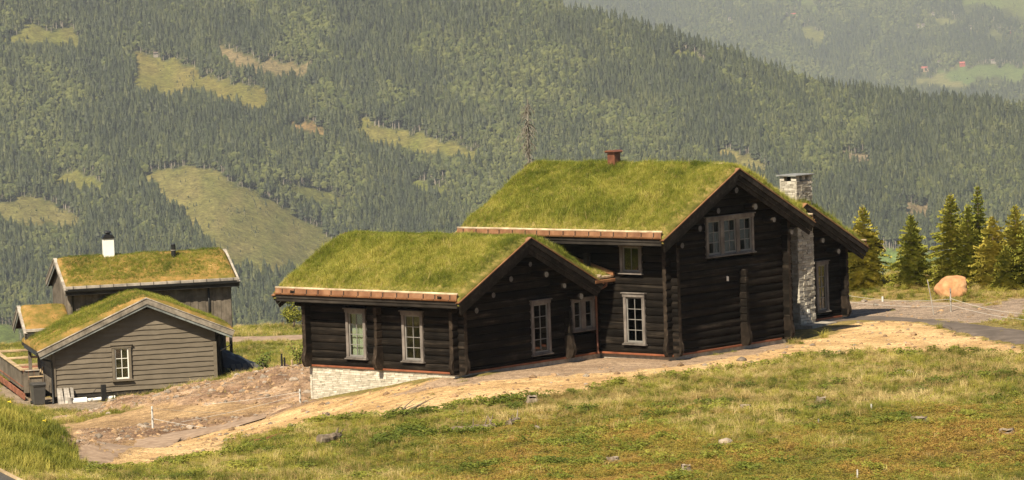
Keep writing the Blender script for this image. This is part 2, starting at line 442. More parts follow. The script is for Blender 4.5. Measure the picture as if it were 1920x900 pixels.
def tuft(name, mat, n, h=(0.6, 1.0), spread=0.25, lean=0.35, w=0.035, curl=0.3, seed=0):
    """a bunch of grass blades about 1 unit tall"""
    r = random.Random(seed); b = MB()
    for k in range(n):
        a = r.uniform(0, 6.283); d = spread * math.sqrt(r.random())
        x, y = d * math.cos(a), d * math.sin(a)
        hh = r.uniform(*h); la = r.uniform(0, 6.283); ln = lean * r.random()
        dx, dy = math.cos(la), math.sin(la); sx, sy = -dy * w * 0.5, dx * w * 0.5
        m1 = (x + dx * ln * 0.35 * hh, y + dy * ln * 0.35 * hh, hh * 0.55)
        m2 = (x + dx * (ln + curl * ln) * hh, y + dy * (ln + curl * ln) * hh, hh * (1 - 0.25 * ln))
        b.add([(x - sx, y - sy, -0.05), (x + sx, y + sy, -0.05), (m1[0] + sx * 0.8, m1[1] + sy * 0.8, m1[2]), (m1[0] - sx * 0.8, m1[1] - sy * 0.8, m1[2]), m2], [(0, 1, 2, 3), (3, 2, 4)])
    return new_proto(name, b, mat)
def sprig(name, mat, n, seed=0, leaf=0.12, flat=0.5):
    """a low shrublet: many small leaf faces through a dome"""
    r = random.Random(seed); b = MB()
    for k in range(n):
        th = r.uniform(0, 6.283); rr = math.sqrt(r.random()) * 0.6
        x, y = rr * math.cos(th), rr * math.sin(th); z = r.random() * (1 - rr * rr) * 0.9
        a = Vector((r.gauss(0, 1), r.gauss(0, 1), r.gauss(0, flat))).normalized() * leaf * r.uniform(0.6, 1.3)
        c = Vector((r.gauss(0, 1), r.gauss(0, 1), r.gauss(0, flat))).normalized() * leaf * r.uniform(0.5, 1.0)
        p = Vector((x, y, z))
        b.add([p - a * 0.6, p + c * 0.5, p + a, p - c * 0.5], [(0, 1, 2, 3)])
    return new_proto(name, b, mat)
# ------------------------------------------------------------------ near terrain
P0 = np.array([5.83807, 134.35437, 0.0])        # near corner of the log cabin
def H(x, y, z=0.0):
    """log-cabin frame -> world"""
    p = P0 + eX * x + eY * y
    return np.array([p[0], p[1], z])
ctrl = []
for a in [(0.3, -0.4, -.12), (0.4, 3.5, -.12), (0.4, 7, -.12), (-1.5, 10, -.1), (-2.2, 12.5, -.06), (-2.2, 16.3, -.05), (-3.0, -8.6, -.14), (-3.0, -4.5, -.12), (-3.0, -1, -.12),
          (-1.5, -.5, -.12), (-4.8, -8.3, -.1), (-7.5, -8.3, -.62), (-11.0, -8.2, -1.25), (-12.4, -5, -1.7), (-12, 0, -1.6), (-8, 3, -.8), (-4, 4, -.3), (-6, 12, -.6), (-10, 8, -2)]:
    ctrl.append(H(*a))
for a in [(560, 694, 150), (500, 702, 152), (420, 714, 155), (300, 745, 158), (200, 766, 158), (120, 790, 152),
          (570, 752, 137), (480, 786, 136.5), (420, 797, 135), (300, 818, 134), (200, 832, 133), (140, 842, 132), (360, 770, 144), (480, 740, 144),
          (450, 702, 166), (190, 757, 169.5), (105, 760, 171), (60, 752, 173), (20, 742, 176), (0, 735, 178), (300, 740, 172), (408, 722, 174),
          (450, 690, 180), (550, 688, 186), (500, 650, 198), (560, 637, 204), (440, 642, 204), (500, 620, 214), (570, 611, 218), (440, 619, 214), (0, 690, 195), (0, 650, 212), (300, 625, 214), (150, 635, 214),
          (150, 866, 127), (300, 842, 127), (400, 836, 122), (740, 776, 123), (1000, 736, 126), (1262, 694, 130), (1500, 653, 136), (1640, 651, 136), (1900, 664, 131.5), (600, 795, 124), (700, 752, 130),
          (1900, 700, 124), (1900, 800, 110), (1900, 900, 100), (1650, 740, 121), (1400, 700, 128.7), (1400, 800, 113), (1400, 900, 100.5), (900, 800, 118), (900, 900, 105), (500, 900, 108), (600, 830, 117), (300, 900, 110), (400, 852, 119),
          (150, 900, 110), (0, 900, 106), (0, 830, 114), (0, 756, 124), (80, 806, 121), (150, 872, 117), (-60, 740, 126), (-60, 850, 112), (60, 780, 127)]:
    ctrl.append(W(*a))
for a in [(1600, 600, 0), (1750, 592, 0), (1900, 605, .05), (1900, 640, .05), (1760, 620, .05), (1700, 560, .15), (1900, 555, .25), (1600, 548, .05), (1790, 545, .25), (1650, 527, .25), (1900, 530, .4), (1780, 528, .4)]:
    ctrl.append(Wz(*a))
for x in range(-60, 80, 20):
    ctrl.append(np.array([x, 245.0, -14 - abs(x) * .02])); ctrl.append(np.array([x, 300.0, -38.0])); ctrl.append(np.array([x, 60.0, 1.5]))
for a in [(0, 190, -4.5), (10, 195, -3), (25, 190, -2.5), (40, 190, -2), (60, 190, -2), (-45, 215, -8), (45, 110, .2), (45, 150, .3), (-45, 120, .5), (-50, 160, -4), (0, 90, .3), (25, 85, .2), (-25, 88, .2), (8, 215, -8), (35, 215, -7)]:
    ctrl.append(np.array(a, float))
ctrl = np.array(ctrl)
def _tps_fit(c):
    n = len(c); d2 = ((c[:, None, :2] - c[None, :, :2]) ** 2).sum(-1)
    K = np.where(d2 > 0, d2 * np.log(d2 + 1e-12) * 0.5, 0) + np.eye(n) * 2.0
    Pm = np.c_[np.ones(n), c[:, :2]]
    A = np.block([[K, Pm], [Pm.T, np.zeros((3, 3))]])
    return np.linalg.solve(A, np.r_[c[:, 2], 0, 0, 0])
_tw = _tps_fit(ctrl)
def T0(x, y):
    x = np.asarray(x, float); y = np.asarray(y, float)
    out = _tw[-3] + _tw[-2] * x + _tw[-1] * y
    for k in range(len(ctrl)):
        d2 = (x - ctrl[k, 0]) ** 2 + (y - ctrl[k, 1]) ** 2
        out = out + _tw[k] * d2 * np.log(d2 + 1e-12) * 0.5
    return out
def gp(px, py, lo=95.0, hi=235.0):
    """where the ray through a photo pixel meets the ground"""
    d = rays([px], [py])[0]
    t = np.linspace(lo, hi, 561)
    X = d[0] / d[1] * t; Zr = CAMZ + d[2] / d[1] * t
    g = T0(X, t) - Zr
    k = np.argmax(g > 0) if (g > 0).any() else len(t) - 1
    if k > 0:
        f = g[k - 1] / (g[k - 1] - g[k] + 1e-12); tt = t[k - 1] + (t[k] - t[k - 1]) * min(max(f, 0), 1)
    else: tt = t[k]
    x = d[0] / d[1] * tt
    return np.array([x, tt, float(T0(x, tt))])
def zone(poly, step=24):
    """polygon given along its outline in the photo -> polygon on the ground"""
    out = []
    for k in range(len(poly)):
        a = np.array(poly[k], float); b = np.array(poly[(k + 1) % len(poly)], float)
        n = max(1, int(np.linalg.norm(b - a) / step))
        for i in range(n):
            p = a + (b - a) * i / n
            out.append(tuple(gp(*p)[:2]))
    return out
ZN = {}
ZN['sand'] = zone([(140, 872), (300, 838), (420, 806), (590, 757), (700, 735), (800, 712), (870, 714), (960, 708), (1100, 692), (1262, 684), (1480, 648), (1580, 612), (1640, 601), (1700, 604), (1800, 627), (1925, 655),
                   (1925, 672), (1800, 660), (1640, 658), (1500, 664), (1400, 686), (1260, 706), (1180, 714), (1000, 744), (900, 758), (740, 778), (600, 792), (480, 815), (400, 836), (440, 850), (380, 858), (250, 880), (140, 884)])
ZN['gravel'] = zone([(720, 742), (800, 716), (850, 708), (880, 709), (1045, 674), (1135, 665), (1262, 676), (1470, 641), (1478, 650), (1300, 684), (1160, 699), (1000, 706), (900, 716), (780, 732)])
ZN['lot'] = zone([(1570, 566), (1650, 563), (1760, 566), (1850, 570), (1925, 560), (1925, 592), (1880, 604), (1800, 606), (1700, 597), (1600, 592), (1540, 606), (1500, 615), (1470, 630)])
ZN['dirt'] = [tuple(W(*a)[:2]) for a in [(85, 792, 153), (120, 788, 157), (200, 764, 164), (300, 743, 165), (420, 712, 163), (500, 700, 160), (600, 688, 156)]] + zone([(590, 752), (480, 786), (420, 797), (300, 818), (150, 842), (100, 820)])
ZN['bank'] = zone([(100, 800), (300, 760), (590, 700), (590, 752), (700, 735), (820, 710), (880, 716), (700, 765), (560, 800), (420, 832), (380, 850), (150, 872), (130, 840)])
ZN['tallgrass'] = [tuple(W(*a)[:2]) for a in [(-80, 735, 127), (0, 748, 125.5), (60, 778, 128), (110, 815, 124), (150, 866, 119), (170, 905, 112), (-80, 905, 106)]]
ZN['yard'] = zone([(0, 715), (60, 735), (130, 752), (250, 752), (250, 764), (130, 772), (60, 760), (0, 745)])
GX0, GX1, GY0, GY1, GS = -34.0, 36.0, 94.0, 236.0, 0.25
gx = np.arange(GX0, GX1 + GS, GS); 
gy = np.concatenate([np.arange(GY0, 176, GS), np.arange(176, GY1, 0.6)])
XX, YY = np.meshgrid(gx, gy)
ZZ = T0(XX, YY)
jx = (vn(XX, YY, 0.9, 3, 3) - .5) * 1.2; jy = (vn(XX, YY, 0.9, 9, 3) - .5) * 2.4
def zmask(nm, wide=1.0):
    return inpoly(XX + jx * wide, YY + jy * wide, ZN[nm])
msk = {k: zmask(k) for k in ZN}
# house footprint and foundations stay below the ground surface; relief by zone
rel = (vn(XX, YY, 2.4, 21, 3) - .5) * 0.16 + (vn(XX, YY, 0.6, 31, 2) - .5) * 0.07
smooth_zone = msk['gravel'] | msk['lot']
relief = np.where(smooth_zone, rel * 0.2, np.where(msk['sand'], rel * 0.4, np.where(msk['dirt'], rel * 2.6 + (vn(XX, YY, 1.3, 77, 3) - .5) * .6, rel * 1.3)))
# near house walls calm down
lx = (XX - P0[0]) * eX[0] + (YY - P0[1]) * eX[1]; ly = (XX - P0[0]) * eY[0] + (YY - P0[1]) * eY[1]
near = ((lx > -11.8) & (lx < 1.2) & (ly > -9.2) & (ly < 16))
relief = np.where(near, relief * 0.25, relief)
under = ((lx > -10.6) & (lx < -3.8) & (ly > -7.7) & (ly < 0)) | ((lx > -8.6) & (lx < -0.3) & (ly > 0.3) & (ly < 6.6)) | ((lx > -9) & (lx < -3.6) & (ly > 8) & (ly < 14.8))
ZZ = ZZ + relief
ZZ = np.where(under, np.minimum(ZZ, -0.35), ZZ)
def gz(x, y):
    """height of the finished ground mesh"""
    x = np.asarray(x, float); y = np.asarray(y, float)
    i = np.clip((x - GX0) / GS, 0, len(gx) - 1.001); j = np.interp(y, gy, np.arange(len(gy))); j = np.clip(j, 0, len(gy) - 1.001)
    i0 = i.astype(int); j0 = j.astype(int); fi = i - i0; fj = j - j0
    return (ZZ[j0, i0] * (1 - fi) + ZZ[j0, i0 + 1] * fi) * (1 - fj) + (ZZ[j0 + 1, i0] * (1 - fi) + ZZ[j0 + 1, i0 + 1] * fi) * fj
def g3(px, py, lo=95.0, dz=0.0):
    p = gp(px, py, lo)
    return (float(p[0]), float(p[1]), float(gz(p[0], p[1])) + dz)
# photograph position of every ground vertex only serves to say which part of the meadow it is in
cols = np.zeros(XX.shape + (3,), np.float32)
n1 = vn(XX, YY, 3.2, 41, 3)[..., None]; n2 = vn(XX, YY, 0.8, 51, 3)[..., None]; n3 = vn(XX, YY, 7.0, 61, 2)[..., None]
grass = np.array([.13, .13, .03]) * (1 - n2) + np.array([.24, .19, .06]) * n2
dryc = np.array([.36, .25, .1]); heath = np.array([.13, .095, .028])
far_part = sm(112, 122, YY + jy * 2)[..., None]
base = grass * (1 - far_part * 0.55 * n1 * 1.6) + dryc * (far_part * 0.55 * n1 * 1.6)
hm = ((1 - sm(113, 124, YY + jy * 3)) * sm(.35, .55, n3[..., 0]) * sm(-6, 2, XX))[..., None]
base = base * (1 - hm) + heath * hm
cols[:] = base
def put(mask, a, b, nn):
    cc = np.array(a) * (1 - nn) + np.array(b) * nn
    cols[mask] = cc[mask]
put(YY > 176, (.12, .15, .03), (.24, .2, .06), n1)
put(msk['tallgrass'], (.07, .1, .018), (.12, .14, .03), n2)
put(msk['yard'], (.25, .19, .13), (.36, .28, .2), n2)
put(msk['bank'], (.3, .19, .1), (.5, .33, .17), sm(.25, .75, .5 * n1 + .5 * n2))
put(msk['dirt'], (.2, .12, .075), (.52, .355, .225), sm(.25, .75, .45 * n1 + .55 * n2))
put(msk['sand'], (.5, .31, .14), (.74, .5, .25), sm(.25, .75, .5 * n1 + .5 * n2))
put(msk['lot'], (.27, .2, .145), (.4, .3, .22), n2)
put(msk['gravel'], (.3, .2, .13), (.46, .33, .22), n2)
def groundmat():
    mt, nt, bs, out = newmat('ground')
    at = N(nt, 'ShaderNodeVertexColor', layer_name='ground_colour')
    f = noise(nt, 5.5, 8, 0.72); f2 = noise(nt, 26, 4, 0.7)
    c = mixc(nt, 1.0, at.outputs[0], ramp(nt, f, [(0.3, (.5,) * 3), (0.7, (1.4,) * 3)]), 'MULTIPLY')
    f3 = noise(nt, 3.2, 6, .7, stretch=(.25, 1, 1)); c = mixc(nt, 1.0, c, ramp(nt, f3, [(0.34, (.7,) * 3), (0.62, (1.2,) * 3)]), 'MULTIPLY')
    c = mixc(nt, 1.0, c, ramp(nt, f2, [(0.35, (.55,) * 3), (0.6, (1.15,) * 3)]), 'MULTIPLY')
    nt.links.new(c, bs.inputs['Base Color'])
    bs.inputs['Roughness'].default_value = 0.97; bs.inputs['Specular IOR Level'].default_value = 0.1
    bump(nt, bs, f, 1.0, 0.12)
    return mt
M['ground'] = groundmat()
gme = gridmesh('ground', XX, YY, ZZ, M['ground'])
vcol(gme, cols.reshape(-1, 3))
ground = link(bpy.data.objects.new('ground', gme)); ground['kind'] = 'structure'
ground['label'] = 'sloping meadow, sand and bare earth around the cabins'
def strip_road(name, near_e, far_e, mat, lift=0.02, n=60, m_=8):
    def rs(pl):
        q = np.array([gp(*p)[:2] for p in pl]); s = np.r_[0, np.cumsum(np.linalg.norm(np.diff(q, axis=0), axis=1))]
        t = np.linspace(0, s[-1], n)
        return np.c_[np.interp(t, s, q[:, 0]), np.interp(t, s, q[:, 1])]
    a = rs(near_e); b = rs(far_e)
    k = np.linspace(0, 1, m_)[:, None, None]
    q = a[None] * (1 - k) + b[None] * k
    ed = np.zeros((m_, n)); ed[0] = ed[-1] = -0.06
    q = q + (np.stack([vn(q[..., 0], q[..., 1], .8, 5, 2), vn(q[..., 0], q[..., 1], .8, 6, 2)], -1) - .5) * .35
    z = gz(q[..., 0], q[..., 1])
    z = np.maximum(z, T0(q[..., 0], q[..., 1])) + lift + ed
    o = link(bpy.data.objects.new(name, gridmesh(name, q[..., 0], q[..., 1], z, mat)))
    o['kind'] = 'structure'
    return o
M['asphalt'] = noisemat('worn_asphalt', [(0.3, (0.075, 0.058, 0.045)), (0.5, (0.105, 0.082, 0.065)), (0.72, (0.16, 0.125, 0.1))], 1.4, 0.93, bmp=0.4, bdist=0.02, detail=9)
M['lane'] = noisemat('packed_gravel', [(0.3, (0.18, 0.12, 0.078)), (0.5, (0.26, 0.18, 0.122)), (0.72, (0.38, 0.27, 0.185))], 2.5, 0.95, bmp=0.5, bdist=0.03, detail=9)
strip_road('road', [(1530, 612), (1600, 601), (1700, 604), (1760, 612), (1840, 634), (1930, 655)], [(1530, 602), (1600, 591), (1700, 595), (1760, 600), (1840, 607), (1930, 619)], M['asphalt'])
strip_road('driveway', [(142, 870), (250, 848), (335, 826), (420, 803), (500, 780)], [(142, 850), (250, 826), (335, 808), (420, 796), (500, 772)], M['lane'])
strip_road('track', [(420, 643), (500, 640), (600, 636)], [(420, 633), (500, 631), (600, 627)], M['lane'], 0.06)

# ------------------------------------------------------------------ far hills
def hillgrid(name, pxs, pytop, pybot, dist, mat, nrow, back):
    """a hillside: for each column of bearings a slope from pybot up to its ridge line, then the far side falling away"""
    t = np.linspace(0, 1, nrow)
    PX = np.repeat(pxs[None], nrow, 0); PY = pybot + (pytop(pxs)[None] - pybot) * t[:, None]
    D = dist(PX, PY)
    r = rays(PX, PY); X = r[..., 0] / r[..., 1] * D; Z = CAMZ + r[..., 2] / r[..., 1] * D
    rows = [(X, D, Z)]
    for add, drop in back:
        d2 = D[-1] + add; rows.append((X[-1:] / D[-1:] * d2[None], d2[None], Z[-1:] - drop))
    return PX, PY, np.concatenate([a[0] for a in rows]), np.concatenate([a[1] for a in rows]), np.concatenate([a[2] for a in rows])
def ridge1(px):
    return np.interp(px, [-600, 300, 600, 900, 1050, 1180, 1300, 1400, 1500, 1600, 1700, 1800, 1920, 2500], [-120, -110, -95, -45, -8, 25, 62, 95, 132, 152, 166, 174, 182, 240]) + (vn(px, px * 0, 60, 2, 3) - .5) * 10 + 24
def dist1(px, py):
    d = 2900 + (650 - py) * 1.75 + (vn(px, py, 330, 71, 2) - .5) * 300 + (vn(px, py, 120, 73, 2) - .5) * 60
    # a gully that runs down to the right, and the shoulder above it
    return d
def ridge2(px): return np.interp(px, [600, 1100, 1920, 2600], [-150, -140, -125, -110])
def dist2(px, py): return 7600 - (py - 200) * 9.0 + (vn(px, py, 180, 81, 3) - .5) * 700
CLEAR = [([(250, 100), (290, 103), (345, 122), (440, 155), (495, 172), (500, 208), (470, 203), (430, 190), (380, 172), (300, 174), (245, 162)], (.3, .24, .085), (.2, .21, .05)),
         ([(530, 225), (590, 232), (622, 262), (590, 256)], (.34, .22, .11), (.25, .19, .08)),
         ([(655, 240), (680, 222), (760, 250), (830, 263), (900, 288), (895, 302), (800, 288), (720, 272), (680, 258)], (.2, .22, .05), (.27, .23, .08)),
         ([(268, 327), (350, 308), (430, 332), (520, 388), (612, 438), (640, 470), (600, 490), (560, 500), (480, 512), (430, 492), (400, 452), (350, 412), (310, 372)], (.16, .18, .045), (.3, .25, .1)),
         ([(98, 335), (150, 319), (190, 333), (206, 352), (150, 360)], (.2, .21, .055), (.24, .22, .07)),
         ([(-60, 378), (60, 374), (130, 393), (155, 420), (60, 424), (-60, 405)], (.18, .19, .055), (.28, .24, .1)),
         ([(0, 72), (60, 50), (140, 58), (146, 84), (60, 82)], (.19, .21, .055), (.27, .24, .08)),
         ([(400, 82), (440, 100), (490, 112), (580, 122), (575, 145), (480, 134), (430, 120)], (.24, .2, .1), (.36, .28, .16)),
         ([(1350, 282), (1430, 298), (1452, 332), (1380, 322)], (.2, .2, .07), (.3, .24, .1)),
         ([(1250, 92), (1330, 108), (1345, 120), (1262, 110)], (.19, .21, .055), (.24, .24, .07)),
         ([(1690, 372), (1752, 384), (1745, 412), (1680, 402)], (.26, .2, .11), (.34, .26, .15)),
         ([(1600, 470), (1700, 462), (1790, 490), (1790, 515), (1600, 520)], (.13, .21, .06), (.2, .25, .07)),
         ([(500, 345), (560, 352), (640, 375), (655, 390), (560, 368)], (.17, .19, .05), (.22, .21, .07)),
         ([(760, 335), (830, 350), (850, 362), (770, 352)], (.17, .2, .05), (.22, .22, .06)),
         ([(1590, 285), (1640, 292), (1632, 304), (1585, 298)], (.26, .21, .13), (.36, .29, .2)),
         ([(-60, 610), (40, 615), (60, 660), (-60, 665)], (.12, .17, .04), (.16, .2, .05))]
FARMS = [(1734, 131), (1805, 122), (1762, 118), (1786, 118), (1862, 116), (1488, 30), (1474, 27), (1720, 50), (1731, 49), (1750, 27), (1873, 56), (1895, 61), (1819, 52), (1368, 36)]
CLEAR2 = [([(x - 6, y - 1), (x + 6, y - 1), (x + 7, y + 6), (x - 7, y + 6)], (.22, .27, .09), (.26, .29, .1)) for x, y in FARMS] + [([(1498, 46), (1522, 55), (1545, 60), (1548, 86), (1520, 78), (1505, 62)], (.2, .26, .06), (.25, .28, .08)),
          ([(1750, 138), (1800, 127), (1870, 119), (1925, 130), (1925, 148), (1830, 150), (1780, 158)], (.15, .27, .07), (.22, .3, .09)),
          ([(1690, 150), (1770, 142), (1830, 158), (1800, 163)], (.3, .33, .12), (.25, .3, .1)),
          ([(1800, -40), (1930, -40), (1930, 36), (1880, 18), (1800, 6)], (.17, .28, .07), (.24, .29, .08)),
          ([(1755, 28), (1790, 36), (1805, 46), (1770, 42)], (.25, .31, .1), (.28, .32, .1)),
          ([(1500, 0), (1545, 5), (1540, 18), (1490, 12)], (.17, .25, .07), (.2, .27, .08)),
          ([(1845, 48), (1880, 58), (1900, 68), (1860, 66)], (.2, .26, .08), (.24, .28, .09)),
          ([(1400, -20), (1470, -12), (1460, 0), (1405, -4)], (.17, .25, .07), (.2, .27, .08))]
def hillmat():
    mt, nt, bs, out = newmat('hillside')
    at = N(nt, 'ShaderNodeVertexColor', layer_name='ground_colour')
    f = noise(nt, 0.09, 6, 0.75)
    c = mixc(nt, 1.0, at.outputs[0], ramp(nt, f, [(0.3, (.5,) * 3), (0.7, (1.5,) * 3)]), 'MULTIPLY')
    fb = noise(nt, 0.35, 4, 0.7); c = mixc(nt, 1.0, c, ramp(nt, fb, [(0.35, (.55,) * 3), (0.65, (1.35,) * 3)]), 'MULTIPLY')
    nt.links.new(c, bs.inputs['Base Color']); bs.inputs['Roughness'].default_value = 1.0; bs.inputs['Specular IOR Level'].default_value = 0
    return mt
M['hill'] = hillmat()
def make_hill(name, label, pxs, pytop, pybot, dist, nrow, back, clear):
    PX, PY, X, Y, Z = hillgrid(name, pxs, pytop, pybot, dist, M['hill'], nrow, back)
    col = np.zeros(X.shape + (3,)); col[:] = (.06, .065, .025)
    nn = vn(PX, PY, 26, 91, 4)[..., None]; JX = PX + (vn(PX, PY, 18, 93, 3) - .5) * 44; JY = PY + (vn(PX, PY, 18, 94, 3) - .5) * 27
    sub = col[:nrow]
    for poly, a, b in clear:
        mk = inpoly(JX, JY, poly)
        sub[mk] = .5 * np.array([1.0, .82 if name == 'far_hillside' else .97, .9]) * (np.array(a) * (1 - nn) + np.array(b) * nn)[mk]
    me = gridmesh(name, X, Y, Z, M['hill']); vcol(me, col.reshape(-1, 3))
    o = link(bpy.data.objects.new(name, me)); o['kind'] = 'structure'; o['label'] = label
    return PX, PY, X[:nrow], Y[:nrow], Z[:nrow]
h1 = make_hill('hillside', 'wooded hillside with clearings across the valley', np.arange(-520, 2460, 6.0), ridge1, 760.0, dist1, 150, [(150, 12), (500, 90), (1500, 300)], CLEAR)
h2 = make_hill('far_hillside', 'hazy far hillside with fields and farms', np.arange(560, 2560, 8.0), ridge2, 330.0, dist2, 90, [(400, 20), (1500, 200)], CLEAR2)
# valley floor from the near rim to the hills
vx, vy = np.meshgrid(np.linspace(-1100, 1500, 40), np.r_[225, 260, 320, 420, 600, 1000, 1800, 2600, 3300])
vz = np.interp(vy, [225, 260, 320, 420, 600, 1000, 1800, 2600, 3300], [-14, -24, -50, -90, -140, -215, -290, -330, -345]) - 3
vme = gridmesh('valley_floor', vx, vy, vz, M['hill']); vcol(vme, np.tile(np.array([.06, .08, .025]), (vx.size, 1)))
vo = link(bpy.data.objects.new('valley_floor', vme)); vo['kind'] = 'structure'
# far woods
def far_spruce(name, seed, bare=0.12, w=0.17, dense=6):
    r = random.Random(seed); b = MB()
    n = 7
    for k in range(dense):
        z0 = bare + (1 - bare) * k / dense * 0.96; z1 = min(1.0, z0 + (1 - bare) / dense * 1.9)
        rad = w * (1 - (z0 - bare) / (1 - bare)) ** 0.8 * r.uniform(.8, 1.15) + 0.012
        a0 = r.uniform(0, 6.28); vs = []
        for i in range(n):
            rr = rad * r.uniform(.6, 1.2); a = a0 + 6.283 * i / n
            vs.append((rr * math.cos(a), rr * math.sin(a), z0 + r.uniform(-.03, .02)))
        b.add(vs + [(r.uniform(-.01, .01), r.uniform(-.01, .01), z1)], [(i, (i + 1) % n, n) for i in range(n)])
    b.tube([(0, 0, -.1), (0, 0, bare + .25)], [.02, .015], 5, mi=1, cap=False)
    return new_proto(name, b, [M['farspruce'], M['fartrunk']])
def far_birch(name, seed):
    r = random.Random(seed); b = MB()
    lumps = [(0, 0, .6, .3)] + [(r.uniform(-.2, .2), r.uniform(-.2, .2), r.uniform(.35, .85), r.uniform(.14, .22)) for _ in range(5)]
    for x, y, z, q in lumps:
        bm = bmesh.new(); bmesh.ops.create_icosphere(bm, subdivisions=1, radius=q)
        vs = [v.co.copy() for v in bm.verts]; fs = [tuple(v.index for v in f.verts) for f in bm.faces]; bm.free()
        b.add([(x + v.x * r.uniform(.7, 1.25), y + v.y * r.uniform(.7, 1.25), z + v.z * r.uniform(.8, 1.4)) for v in vs], fs)
    b.tube([(0, 0, -.1), (0, 0, .5)], [.018, .01], 5, mi=1, cap=False)
    return new_proto(name, b, [M['farbirch'], M['fartrunk']])
WOODP = [far_spruce('00_spruce', 1), far_spruce('01_spruce', 2, .1, .19), far_spruce('02_spruce', 3, .18, .14, 7), far_spruce('03_spruce', 4, .1, .21, 5),
         far_spruce('04_tall_trunk', 5, .5, .13, 4), far_birch('05_birch', 6), far_birch('06_birch', 7)]
def woods(name, label, px0, px1, ytop, ybot, distf, ncol, nrow, hgt, clear, keep, seed, birch_bias=0.0):
    rg = np.random.default_rng(seed)
    # jittered grid in metres: bearing x distance
    cx = np.linspace(px0, px1, ncol)
    tt = np.linspace(0, 1, nrow)
    PX, TT = np.meshgrid(cx, tt)
    PX = PX + rg.uniform(-.5, .5, PX.shape) * (px1 - px0) / ncol; TT = np.clip(TT + rg.uniform(-.5, .5, TT.shape) / nrow, 0, 1)
    PX = PX.ravel(); PY = ybot + (ytop(PX) - ybot) * TT.ravel()
    ok = keep(PX, PY)
    PX, PY = PX[ok], PY[ok]
    JX = PX + (vn(PX, PY, 18, 93, 3) - .5) * 44; JY = PY + (vn(PX, PY, 18, 94, 3) - .5) * 27
    inside = np.zeros(len(PX), bool); edge = np.zeros(len(PX), bool)
    for poly, a, b in clear:
        inside |= inpoly(JX, JY, poly) | inpoly(JX, JY - 8, poly) | inpoly(JX, JY - 16, poly); edge |= inpoly(JX - 7, JY + 9, poly)
    few = inside & (rg.random(len(PX)) < .05 + .5 * sm(.62, .72, vn(PX, PY, 16, 97, 2)))
    kp = ~inside | few
    PX, PY, edge, few = PX[kp], PY[kp], edge[kp], few[kp]
    D = distf(PX, PY); r = rays(PX, PY)
    P = np.c_[r[:, 0] / r[:, 1] * D, D, CAMZ + r[:, 2] / r[:, 1] * D]
    n = len(P)
    stand = vn(PX * .5 + PY * .3, PY - PX * .42, 62, 101, 3); st2 = vn(PX + 500, PY, 40, 103, 2)
    birch = rg.random(n) < np.clip(sm(.42, .7, stand) * .6 + .08 + birch_bias, 0, .95)
    idx = np.where(birch, 5 + rg.integers(0, 2, n), rg.integers(0, 4, n))
    idx = np.where(edge & (rg.random(n) < .75), 4, idx)
    h = hgt * rg.uniform(.45, 1.25, n) * np.where(birch, .66, 1) * (.75 + .5 * st2); h = np.where(few, h * rg.uniform(.08, .4, n), h)
    wd = h * np.where(birch, rg.uniform(.9, 1.3, n), rg.uniform(.85, 1.25, n))
    tint = np.clip(.5 + (stand - .5) * .9 + (vn(PX, PY, 14, 107, 2) - .5) * .5 + rg.normal(0, .2, n), 0, 1)
    rot = np.zeros((n, 3)); rot[:, 2] = rg.uniform(0, 6.28, n)
    o = scatter(name, P, rot, np.c_[wd, wd, h], idx, tint, WOODP)
    tag(o, label, 'forest', kind='stuff')
    return n
n1w = woods('forest', 'dense spruce and birch forest covering the hillside', -140, 2060, ridge1, 640.0, dist1, 275, 315, 14.5, CLEAR, lambda x, y: (y > -40), 1)
n2w = woods('far_forest', 'bluish hazy forest on the far hillside', 960, 2040, ridge2, 215.0, dist2, 150, 300, 20.0, CLEAR2, lambda x, y: (y > -40) & (y < ridge1(x) + 40), 2, .1)
print('far trees', n1w, n2w)
# ------------------------------------------------------------------ grass kinds
GP = [tuft('00_fine', M['roofgrass'], 16, (.4, 1.0), .3, .5, .024, .4, 1), tuft('01_fine', M['roofgrass'], 16, (.4, 1.0), .3, .6, .024, .5, 2), tuft('02_fine', M['roofgrass'], 14, (.3, 1.0), .35, .9, .026, .6, 3),
      tuft('03_straw', M['dry'], 7, (.6, 1.1), .3, .6, .022, .6, 4)]
def place_on(name, pts, nrm_rot, size, tint, kinds, protos, parent):
    return scatter(name, pts, nrm_rot, size, kinds, tint, protos, parent)

# ------------------------------------------------------------------ building pieces
def log_piece(parent, x0, x1, z, h=0.287, d0=0.095, d1=0.085, mat=None, name='log', cut0=0, cut1=0):
    """one squared log along x, outer face bulging towards -y; ends may be sloped (gable)"""
    b = MB()
    L = x1 - x0; n = max(2, int(L / 0.9) + 1)
    sec = [(-.055, -.5), (-.082, -.4), (-.096, -.16), (-.097, .13), (-.078, .36), (-.042, .5), (d1, .5), (d1, -.5)]
    rr = random.Random(int((x0 * 977 + x1 * 131 + z * 7919) * 10)); ph = [rr.uniform(-.006, .006) for _ in range(n)]; zz = [rr.uniform(-.006, .006) for _ in range(n)]
    for i in range(n):
        t = i / (n - 1); x = x0 + L * t
        for (y, q) in sec:
            xx = x
            if i == 0: xx += cut0 * (q + .5) * h
            if i == n - 1: xx -= cut1 * (q + .5) * h
            hq = q * (h - .008)
            b.v.append((xx, y * (d0 / .097) + ph[i], z + hq + (zz[i] if abs(q) < .45 else 0)))
    s = len(sec)
    for i in range(n - 1):
        for k in range(s):
            b.f.append((i * s + k, i * s + (k + 1) % s, (i + 1) * s + (k + 1) % s, (i + 1) * s + k)); b.mi.append(0)
    b.f.append(tuple(range(s - 1, -1, -1))); b.mi.append(1)
    b.f.append(tuple((n - 1) * s + k for k in range(s))); b.mi.append(1)
    return b.build(name, [mat or M['log'], M['logend']], parent, recalc=False)
LH = 0.287
